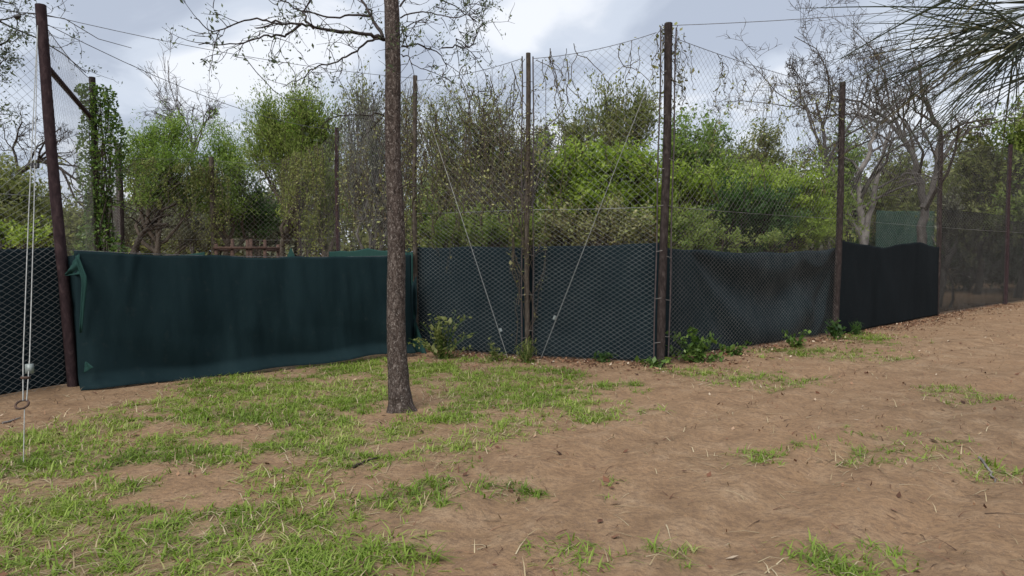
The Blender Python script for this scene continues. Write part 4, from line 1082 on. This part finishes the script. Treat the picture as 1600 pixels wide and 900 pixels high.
# ------------------------------------------------------------------ weeds along the foot of the fence
def weed(name, label, px, py, n_stem, h, w, leaf, mat, seed, per=16, aspect=0.55):
    r = np.random.default_rng(5000 + seed)
    c = gnd(px, py); c[2] = gz(c[0], c[1])
    root = thing(name, c, label, 'plant')
    K = 6; PS = []
    for i in range(n_stem):
        a = r.uniform(0, 6.3); out_ = r.uniform(0.1, 1.0) * w; hh = h * r.uniform(0.2, 1.0) * (1 - 0.35 * out_ / w)
        t_ = np.linspace(0, 1, K)[:, None]
        st = c + [r.normal(0, .05 * w), r.normal(0, .04), -0.01]
        e = st + np.array([math.cos(a) * out_, math.sin(a) * out_ * 0.45, hh])
        PS.append(st * (1 - t_) + e * t_ + np.array([0, 0, 0.18 * hh]) * (4 * t_ * (1 - t_)) + r.normal(size=(K, 3)) * 0.008)
    PS = np.stack(PS)
    g = Geo(); g.tubes(PS, np.linspace(0.006, 0.002, K)[None].repeat(n_stem, 0), 4); g.build('stems', M['leaf_weed'], root)
    i_ = r.integers(0, n_stem, n_stem * per); k_ = r.uniform(0.8, K - 1.01, n_stem * per); k0_ = k_.astype(int); f_ = (k_ - k0_)[:, None]
    C = PS[i_, k0_] * (1 - f_) + PS[i_, k0_ + 1] * f_ + r.normal(size=(len(i_), 3)) * [.035, .03, .02]
    leaves_obj('leaves', C, np.full(len(C), leaf), mat, root, r.normal(0.5, 0.22, len(C)), aspect, 0.9)
weed('broadleaf_weed', 'tallest broad leaved weed right of the thick dark post', 1092, 566, 30, 0.62, 0.62, 0.085, 'leaf_weed', 1, 12)
weed('broadleaf_weed', 'small bright weed growing at the foot of the thick dark post', 1026, 574, 9, 0.30, 0.28, 0.085, 'leaf_weed', 2, 8)
weed('broadleaf_weed', 'low dark weed right beside the tallest weed', 1152, 556, 12, 0.26, 0.45, 0.08, 'leaf_weed', 3, 8)
weed('broadleaf_weed', 'glossy dark weed at the foot of the swagged cloth', 1240, 543, 11, 0.42, 0.36, 0.085, 'leaf_weed', 4, 9)
weed('broadleaf_weed', 'sparse green creeper at the wire foot right of the bunched cloth', 690, 560, 34, 0.95, 0.60, 0.07, 'leaf_olive', 5, 12)
weed('broadleaf_weed', 'grassy weed tuft at the foot of the pale barred post', 822, 566, 26, 0.45, 0.20, 0.09, 'leaf_olive', 6, 10, 0.16)
weed('broadleaf_weed', 'faint low weed behind the second guy rod', 940, 566, 8, 0.22, 0.2, 0.06, 'leaf_dark', 7, 12)
weed('broadleaf_weed', 'spiky grass tuft where the black cloth begins', 1338, 523, 26, 0.32, 0.14, 0.16, 'leaf_dark', 8, 6, 0.08)
weed('broadleaf_weed', 'thin dark weed at the foot of the fourth post', 1305, 530, 12, 0.5, 0.24, 0.09, 'leaf_dark', 9, 10)
weed('broadleaf_weed', 'thin climbing weed at the left side of the pale barred post', 770, 563, 10, 0.4, 0.25, 0.055, 'leaf_olive', 10, 12)

# ------------------------------------------------------------------ the tree in front
tb = gnd(625, 641)
TY = tb[1]
tree = thing('young_tree', [tb[0], TY, 0], 'slim tree with rough dark bark standing in the grass in front of the gate', 'tree')
tp = np.array([at(x, y, TY) for x, y in [(628, 660), (626, 632), (623, 600), (619, 520), (619, 440), (619.5, 360), (617, 300), (614, 250), (613.5, 180), (614, 100), (613, 40), (610, -40), (606, -140), (612, -260), (605, -380)]])
tr_ = np.array([27, 23.5, 20.5, 18.5, 17.5, 16.8, 15.5, 15, 14.8, 14.6, 14.2, 13.4, 12, 9, 6]) * 0.80 * TY / F_PX
K = 140; S = 28
kk = np.linspace(0, len(tp) - 1, K)
tp = np.stack([np.interp(kk, np.arange(len(tp)), tp[:, i]) for i in range(3)], 1)
for _ in range(6): tp[1:-1] = (tp[:-2] + tp[1:-1] * 2 + tp[2:]) / 4
tr_ = np.interp(kk, np.arange(15), tr_)
a_ = np.arange(S) * 2 * math.pi / S
AA, ZZ = np.meshgrid(a_, tp[:, 2])
rad = tr_[:, None] * (1 + 0.13 * (fbm(np.cos(AA) * 5 + 20, ZZ * 5 + np.sin(AA) * 5, 3) - 0.5) + 0.10 * (fbm(np.cos(AA) * 14 + 60, ZZ * 13 + np.sin(AA) * 14, 2) - 0.5))
flare = np.exp(-np.maximum(ZZ, 0) / 0.06) * 0.30 * (0.4 + np.maximum(0, np.cos(AA * 3 + 0.6))) * tr_[:, None]
kn = np.exp(-((ZZ - 0.16) / 0.045) ** 2) * np.exp(-((np.cos(AA - 4.45) - 1) / 0.05) ** 2)
rad = rad + flare + 0.03 * kn
v = np.stack([tp[:, 0:1] + rad * np.cos(AA), tp[:, 1:2] + rad * np.sin(AA), ZZ], -1).reshape(-1, 3)
ix = np.arange(K * S).reshape(K, S)
f = np.stack([ix[:-1], np.roll(ix[:-1], -1, 1), np.roll(ix[1:], -1, 1), ix[1:]], -1).reshape(-1, 4)
make_mesh('trunk', v, f, M['bark_main'], tree, True)
# limbs placed from the photograph, then twigs
limb_px = [
    ([(600, 62, 0), (580, 55, -.2), (540, 50, -.4), (500, 45, -.6), (470, 38, -.7), (440, 36, -.8), (400, 44, -.9)], 8),
    ([(470, 38, -.7), (450, 55, -.75), (425, 55, -.8), (400, 62, -.9), (360, 68, -1.0), (310, 70, -1.1)], 5),
    ([(440, 36, -.8), (410, 28, -.8), (375, 35, -.9), (330, 52, -1.0), (303, 28, -1.1)], 4),
    ([(600, 60, 0), (575, 62, .2), (550, 85, .4), (520, 98, .5), (490, 106, .6), (470, 122, .6), (442, 136, .7)], 5),
    ([(598, 58, 0), (580, 25, .3), (560, -5, .6), (540, -60, .9)], 8),
    ([(580, 26, .3), (545, 22, .3), (515, 28, .2), (470, 16, .1), (430, -4, 0), (390, -30, -.2)], 5),
    ([(490, 45, -.6), (470, 20, -.5), (500, -10, -.4), (490, -50, -.3)], 4),
    ([(600, 178, 0), (580, 180, -.1), (550, 178, -.3), (510, 186, -.5)], 3),
    ([(600, 180, 0), (585, 195, .2), (572, 210, .3)], 2.2),
    ([(628, 72, 0), (660, 70, .3), (690, 85, .5), (700, 108, .6)], 4),
    ([(690, 75, .4), (720, 72, .6), (735, 75, .7), (750, 45, .8), (760, 10, .9), (755, -30, 1.0)], 3.5),
    ([(735, 75, .7), (705, 55, .6), (745, 92, .8), (755, 88, .8)], 2),
    ([(628, 85, 0), (640, 90, -.3), (642, 100, -.4), (672, 112, -.5)], 2.2),
    ([(626, 28, 0), (660, 18, -.3), (690, 25, -.5), (730, 28, -.6), (750, 12, -.7)], 3),
    ([(625, 10, 0), (650, -20, .2), (690, 0, .4), (720, 14, .5), (745, 35, .6)], 4),
    ([(624, 60, 0), (632, 45, -.3), (650, 32, -.5), (668, 35, -.6)], 2.4),
    ([(612, 300, 0), (640, 288, -.15), (655, 294, -.2), (663, 294, -.25)], 3),
    ([(614, -60, 0), (560, -120, .4), (480, -170, .8), (400, -200, 1.2)], 11),
    ([(606, -90, 0), (670, -160, -.4), (740, -190, -.7), (820, -240, -1.0)], 10),
    ([(606, -140, 0), (590, -240, -.6), (560, -330, -1.0), (520, -400, -1.2)], 9),
    ([(610, -160, 0), (650, -260, .8), (690, -340, 1.3)], 8),
]
r = np.random.default_rng(99)
tw3 = []; big = Geo(); nodes_ = []
for pts, wpx in limb_px:
    w = np.array([at(p[0], p[1], TY + p[2]) for p in pts]); k2 = np.linspace(0, len(w) - 1, len(w) * 4 - 3)
    w = np.stack([np.interp(k2, np.arange(len(w)), w[:, i]) for i in range(3)], 1)
    for _ in range(2): w[1:-1] = (w[:-2] + w[1:-1] * 2 + w[2:]) / 4
    w[1:-1] += r.normal(size=(len(w) - 2, 3)) * 0.008
    R0 = wpx * 0.78 * TY / F_PX / 2
    big.line(w, np.linspace(R0, max(R0 * 0.3, 0.0035), len(w)), 6)
    L = np.sum(np.linalg.norm(np.diff(w, axis=0), axis=1))
    n = int(L * 7) + 2
    if pts[0][1] > 170: n = 3
    for _ in range(n):
        u = r.uniform(0.25, 1.0) * (len(w) - 1); i0 = min(int(u), len(w) - 2)
        dr = w[i0 + 1] - w[i0]; dr /= np.linalg.norm(dr) + 1e-9
        dd = dr + r.normal(size=3) * 0.75; dd[2] += 0.1; dd /= np.linalg.norm(dd)
        s0 = w[i0]; ln = r.uniform(0.15, 0.55); p_ = [s0]
        for _k in range(5):
            dd = dd + r.normal(size=3) * 0.25; dd[2] -= 0.05; dd /= np.linalg.norm(dd); p_.append(p_[-1] + dd * ln / 5)
        tw3.append(p_)
        for _q in range(2):
            i1 = r.integers(1, 5); d2 = dd + r.normal(size=3) * 0.8; d2 /= np.linalg.norm(d2); q_ = [p_[i1]]
            for _k in range(5):
                d2 = d2 + r.normal(size=3) * 0.25; d2 /= np.linalg.norm(d2); q_.append(q_[-1] + d2 * r.uniform(.03, .06))
            tw3.append(q_)
stuff(big.build('limbs', M['bark_branch'], tree))
tw3 = np.array(tw3)
g = Geo(); g.tubes(tw3, np.linspace(0.0036, 0.0014, 6)[None].repeat(len(tw3), 0), 4); stuff(g.build('twigs', M['bark_branch'], tree))
sel = tw3[(r.random(len(tw3)) < 0.9)]
C = []; AXL = []
for q_ in sel:
    m_ = r.integers(3, 11); tip = q_[r.integers(2, 6)]
    C.append(tip + r.normal(size=(m_, 3)) * 0.03)
C = np.concatenate(C)
leaves_obj('leaves', C, np.full(len(C), 0.034), 'leaf_tree', tree, r.normal(0.5, 0.22, len(C)), 0.42, 0.1)

# ------------------------------------------------------------------ palm at the right, its fronds hanging into view
px0 = gx_at(1790, 5.2)
palm = thing('fan_palm', [px0, 5.2, 0], 'fan palm whose thin dark fronds hang in at the top right corner', 'palm')
zs = np.linspace(-0.2, 3.9, 24)
g = Geo(); g.line(np.stack([px0 + 0.05 * np.sin(zs), np.full(24, 5.2), zs], 1), 0.13 + 0.012 * (np.arange(24) % 2), 12); g.build('trunk', M['bark_brown'], palm)
r = np.random.default_rng(123)
def frond(hub, n, a0, a1, lmin, lmax, droop, seed, dep=0.4, wd=0.0046):
    hub = np.asarray(hub); crown_ = np.array([px0, 5.2, 3.85])
    rr = np.random.default_rng(seed)
    pet = curve_pts(crown_, hub, 8, 0.06, rr)
    fo = Geo(); fo.line(pet, np.linspace(0.016, 0.009, 8), 6)
    pe = fo.build('petiole', M['leaf_palm'], palm)
    K = 9; V_ = []; F_ = []; VR = []; n0 = 0
    for i in range(n):
        a = math.radians(a0 + (a1 - a0) * (i + rr.uniform(-.6, .6)) / n); L = rr.uniform(lmin, lmax)
        d0 = np.array([math.cos(a), rr.normal(0, dep), math.sin(a)]); d0 /= np.linalg.norm(d0)
        t_ = np.linspace(0, 1, K)[:, None]
        p = hub + rr.normal(size=3) * 0.03 + d0 * L * t_ + np.array([0, 0, -1]) * droop * L * t_ ** 2 * rr.uniform(0.2, 1.6) + rr.normal(size=3) * 0.05 * t_ ** 2
        w = wd * rr.uniform(.6, 1.2) * (1 - t_ ** 2.2) * np.minimum(1, t_ * 6 + .35) + 0.0012
        sd = np.cross(d0, rr.normal(size=3)); sd /= np.linalg.norm(sd); up_ = np.cross(sd, d0)
        l_ = p + sd * w; m_ = p + up_ * w * 0.5; q_ = p - sd * w
        V_.append(np.stack([l_, m_, q_], 1).reshape(-1, 3)); VR.append(np.full(K * 3, np.clip(rr.normal(.45, .25), 0, 1)))
        ix = np.arange(K * 3).reshape(K, 3) + n0; n0 += K * 3
        F_.append(np.stack([ix[:-1, :2], ix[:-1, 1:], ix[1:, 1:], ix[1:, :2]], -1).reshape(-1, 4))
    stuff(make_mesh('leaflets', np.vstack(V_), np.vstack(F_), M['leaf_palm'], pe, False, np.concatenate(VR)))
fY = 4.6
frond(at(1610, 62, fY), 58, 160, 228, 0.6, 1.3, 0.10, 1)
frond(at(1590, 60, fY + .1), 16, 235, 285, 0.4, 0.8, 0.1, 8, 0.3)
frond(at(1585, 30, fY + .5), 50, 172, 225, 0.7, 1.5, 0.10, 2)
frond(at(1640, 100, fY + .2), 16, 178, 215, 0.6, 1.1, 0.12, 3)
frond(at(1560, -40, fY + .3), 26, 180, 250, 0.6, 1.25, 0.10, 4)
frond(at(1700, 0, fY - .2), 24, 178, 215, 0.8, 1.4, 0.15, 5)
frond(at(1880, -60, 5.6), 34, -60, 60, 0.6, 1.1, 0.2, 6)
frond(at(1790, -160, 5.0), 34, 30, 150, 0.6, 1.1, 0.2, 7)

# ------------------------------------------------------------------ grass, straw and litter on the ground
def blades(name, X, Y, H, lay, width, mat, var, seed, ground_lift=0.0, nseg=3):
    r = np.random.default_rng(seed); n = len(X)
    Z = ground_h(X, Y) + ground_lift
    a = r.uniform(0, 2 * math.pi, n); d = np.stack([np.cos(a), np.sin(a)], 1); sd = np.stack([-d[:, 1], d[:, 0]], 1)
    lean = lay * r.uniform(0.3, 1.2, n)
    vs = []
    for k in range(nseg):
        t_ = k / (nseg - 1) if nseg > 1 else 0
        hz = H * (t_ - 0.35 * lean * t_ ** 2 * np.minimum(lean, 1.6)); out_ = H * lean * t_ ** 1.5
        hz = np.maximum(hz, 0.0)
        w = width * H / H.mean() * (1 - 0.92 * t_ ** 1.5)
        w = np.minimum(w, width * 1.6 * (1 - 0.92 * t_ ** 1.5))
        c = np.stack([X + d[:, 0] * out_, Y + d[:, 1] * out_, Z + hz], 1)
        s3 = np.concatenate([sd * w[:, None], np.zeros((n, 1))], 1)
        vs += [c - s3, c + s3]
    v = np.stack(vs, 1).reshape(-1, 3)
    b0 = np.arange(n)[:, None] * 2 * nseg
    f = np.concatenate([np.stack([b0[:, 0] + 2 * k, b0[:, 0] + 2 * k + 1, b0[:, 0] + 2 * k + 3, b0[:, 0] + 2 * k + 2], 1) for k in range(nseg - 1)])
    return stuff(make_mesh(name, v, f, M[mat], None, False, np.repeat(np.clip(var, 0, 1), 2 * nseg)))
r = np.random.default_rng(321)
def scatter(n, x0, x1, y0, y1, dens):
    X = r.uniform(x0, x1, n); Y = r.uniform(y0, y1, n)
    keep = (np.abs(X) < Y * 0.80 + 0.8) & (r.random(n) < dens(X, Y))
    return X[keep], Y[keep]
def fence_mask(X, Y):
    m = np.ones_like(X)
    for a, b_ in ((gA, gB), (pM, p1), (p1, p2), (p2, p3), (p3, p4), (pL, pK)):
        t_ = (X - a[0]) / (b_[0] - a[0] + 1e-9); yl_ = a[1] + (b_[1] - a[1]) * t_
        ok = (t_ >= 0) & (t_ <= 1) & (Y > yl_ - 0.05)
        if abs(b_[0] - a[0]) > 0.8: m[ok] = 0
    return m
# tufts, each a little fan of blades
TX, TYy = scatter(120000, -7.0, 9.0, 3.0, 15.0, lambda x, y: turf(x, y) * fence_mask(x, y) * np.clip(1.5 - y * 0.05, .5, 1))
nb = 7
sc = np.clip(r.lognormal(0, 0.35, len(TX)), .5, 2.2)
BX = np.repeat(TX, nb) + r.normal(0, 0.022, len(TX) * nb) ; BY = np.repeat(TYy, nb) + r.normal(0, 0.022, len(TX) * nb)
BH = np.repeat(sc, nb) * r.uniform(0.022, 0.06, len(BX))
tv = np.repeat(np.clip(fbm(TX * 1.5, TYy * 1.5, 2) * 0.9 + r.normal(0, .12, len(TX)), 0, 1), nb) + r.normal(0, .12, len(BX))
print('tufts', len(TX))
tag(blades('grass', BX, BY, BH, 1.7, 0.0038, 'grass', tv, 1), 'patchy short green grass growing on the bare earth', 'grass')
# bigger clumps
CX, CY = [], []
for cx, cy, k in [(860, 595, 40), (830, 600, 24), (920, 652, 30), (895, 640, 20), (655, 660, 26), (545, 628, 26), (575, 612, 26), (760, 600, 26), (700, 578, 30), (740, 585, 24), (480, 885, 60), (520, 880, 40), (1310, 884, 30), (40, 880, 40), (560, 575, 30), (430, 640, 30), (350, 625, 30), (440, 760, 40), (250, 690, 30), (495, 735, 26), (600, 880, 20), (900, 872, 24), (945, 602, 8), (610, 672, 12), (690, 650, 14), (100, 700, 30), (30, 690, 30)]:
    c = gnd(cx, cy); CX.append(c[0] + r.normal(0, .13, k * 5)); CY.append(c[1] + r.normal(0, .12, k * 5))
CX = np.concatenate(CX); CY = np.concatenate(CY)
tag(blades('grass_clump', CX, CY, r.uniform(.03, .095, len(CX)), 1.9, .0042, 'grass', r.normal(.5, .18, len(CX)), 2), 'taller bright green grass clumps in the turf round the tree', 'grass')
# dead straw lying in and around the turf
SX, SY = scatter(120000, -7, 10, 3.0, 15, lambda x, y: (0.05 + 0.75 * np.clip(turf(x, y) + .55 * (turf(x + .25, y + .1) > .1), 0, 1)) * fence_mask(x, y) * .55)
print('straw', len(SX))
tag(blades('dry_straw', SX, SY, r.uniform(.03, .11, len(SX)), 2.6, .0030, 'straw', r.uniform(0, 1, len(SX)), 3, .004), 'dead straw lying on the earth between the grass', 'straw')
# fallen leaves along the foot of the fence and sparsely elsewhere
def litter_d(x, y):
    base = np.array([gA, gB, pM, p1, p2, p3, p4, p5])[:, :2]
    d = seg_dist(x, y, [tuple(b_) for b_ in base[2:]])
    return np.clip(np.exp(-(d / 0.42) ** 1.4) + 0.010, 0, 1) * np.clip((fbm(x * 3, y * 3 + 8, 2) - .25) * 2.4, .1, 1)
LX, LY = scatter(420000, -6, 16, 3.0, 22, litter_d)
C = np.stack([LX, LY, ground_h(LX, LY) + 0.008], 1)
C[:, 2] += .006
v, f = leaf_geo(C, np.full(len(C), 0.050), 0.5, 1.2)
vz = v.reshape(-1, 4, 3); vz[:, :, 2] = np.maximum(vz[:, :, 2] * .7 + C[:, None, 2] * .3, C[:, None, 2] - .012)
tag(stuff(make_mesh('leaf_litter', vz.reshape(-1, 3), f, M['litter'], None, False, np.repeat(r.uniform(0, 1, len(C)), 4))), 'fallen brown leaves scattered along the foot of the fence', 'leaves')
print('litter', len(C))
# twig and chaff crumbs on the drive
DX, DY = scatter(26000, -6, 14, 3.0, 17, lambda x, y: np.clip((fbm(x * 1.1 + 2, y * 1.1, 3) - .36) * 3.2, .03, .9) * fence_mask(x, y) * .6)
tag(blades('twig_crumbs', DX, DY, r.uniform(.02, .08, len(DX)), 2.6, .0030, 'litter', r.uniform(0, .9, len(DX)) ** 1.3, 5, .003), 'dark twig crumbs and chaff strewn over the dirt track', 'debris')
# clods and pebbles
n = 4200
PX, PY = scatter(n * 5, -7, 13, 3.0, 17, lambda x, y: 0.5 * fence_mask(x, y))
oct_ = np.array([[1, 0, 0], [0, 1, 0], [-1, 0, 0], [0, -1, 0], [0, 0, 1]]); of = np.array([[0, 1, 4], [1, 2, 4], [2, 3, 4], [3, 0, 4]])
n = len(PX); s_ = np.clip(r.lognormal(-4.6, .55, n), .004, .04)
v = oct_[None] * s_[:, None, None] * r.uniform(.6, 1.3, (n, 5, 3)) * [1, 1, .7]
an = r.uniform(0, 6.3, n); v = np.stack([v[..., 0] * np.cos(an)[:, None] - v[..., 1] * np.sin(an)[:, None], v[..., 0] * np.sin(an)[:, None] + v[..., 1] * np.cos(an)[:, None], v[..., 2]], -1)
v += np.stack([PX, PY, ground_h(PX, PY) - .002], 1)[:, None]
tag(stuff(make_mesh('earth_clods', v.reshape(-1, 3), (of[None] + np.arange(n)[:, None, None] * 5).reshape(-1, 3), M['dirt'], None, False)), 'small clods and pebbles strewn over the bare earth', 'clods')
# two fallen sticks
for (a, b_, lab) in (((4, 664), (32, 656), 'pale stick lying on the earth near the left fence foot'), ((552, 732), (592, 716), 'dark fallen twig lying in the grass left of the trunk'), ((1530, 715), (1555, 745), 'thin curved pale twig on the dirt at the right')):
    A_, B_ = gnd(*a), gnd(*b_)
    p = curve_pts(A_, B_, 8, .05, r); p[:, 2] = ground_h(p[:, 0], p[:, 1]) + .012
    g = Geo(); g.line(p, np.linspace(.011, .006, 8), 6)
    tag(g.build('fallen_stick', M['bark_pale' if 'pale' in lab else 'bark_dark'], None), lab, 'stick')
GROUPS = {'far_tree': 'far trees closing the horizon', 'broadleaf_weed': 'weeds along the foot of the fence', 'shade_cloth': 'shade cloths hung along the fence', 'shade_net': 'see through nets at the right',
          'chain_link_fence': 'chain link fence runs', 'dry_vine': 'dry vines on the main fence', 'hanging_vine': 'green vines on the back fence', 'yard_cloth': 'scraps of cloth inside the yard', 'guy_rod': 'guy rods of the main fence',
          'overhead_cable': 'thin cables across the sky', 'feathery_tree': 'trees behind the yard', 'woodland_tree': 'woodland trees at the right', 'climber_mound': 'climber mounds in the enclosure', 'undergrowth_mound': 'undergrowth banks in the enclosure',
          'fallen_stick': 'sticks lying on the ground', 'bare_tree': 'leafless trees', 'leafy_bush': 'small leafy bushes', 'arching_bush': 'arching dry bushes', 'olive_tree': 'olive green trees in the enclosure', 'undergrowth_bush': 'dark bushes at the right', 'twiggy_tree': 'twiggy trees in the enclosure', 'thicket_tree': 'thicket trees', 'brush': 'low brush behind the yard'}
for o in bpy.data.objects:
    if o.parent is None and o.get('label') and o.name.split('.')[0] in GROUPS: o['group'] = GROUPS[o.name.split('.')[0]]
tot = sum(len(o.data.loops) - 2 * len(o.data.polygons) for o in bpy.data.objects if o.type == 'MESH')
print('triangles', tot)
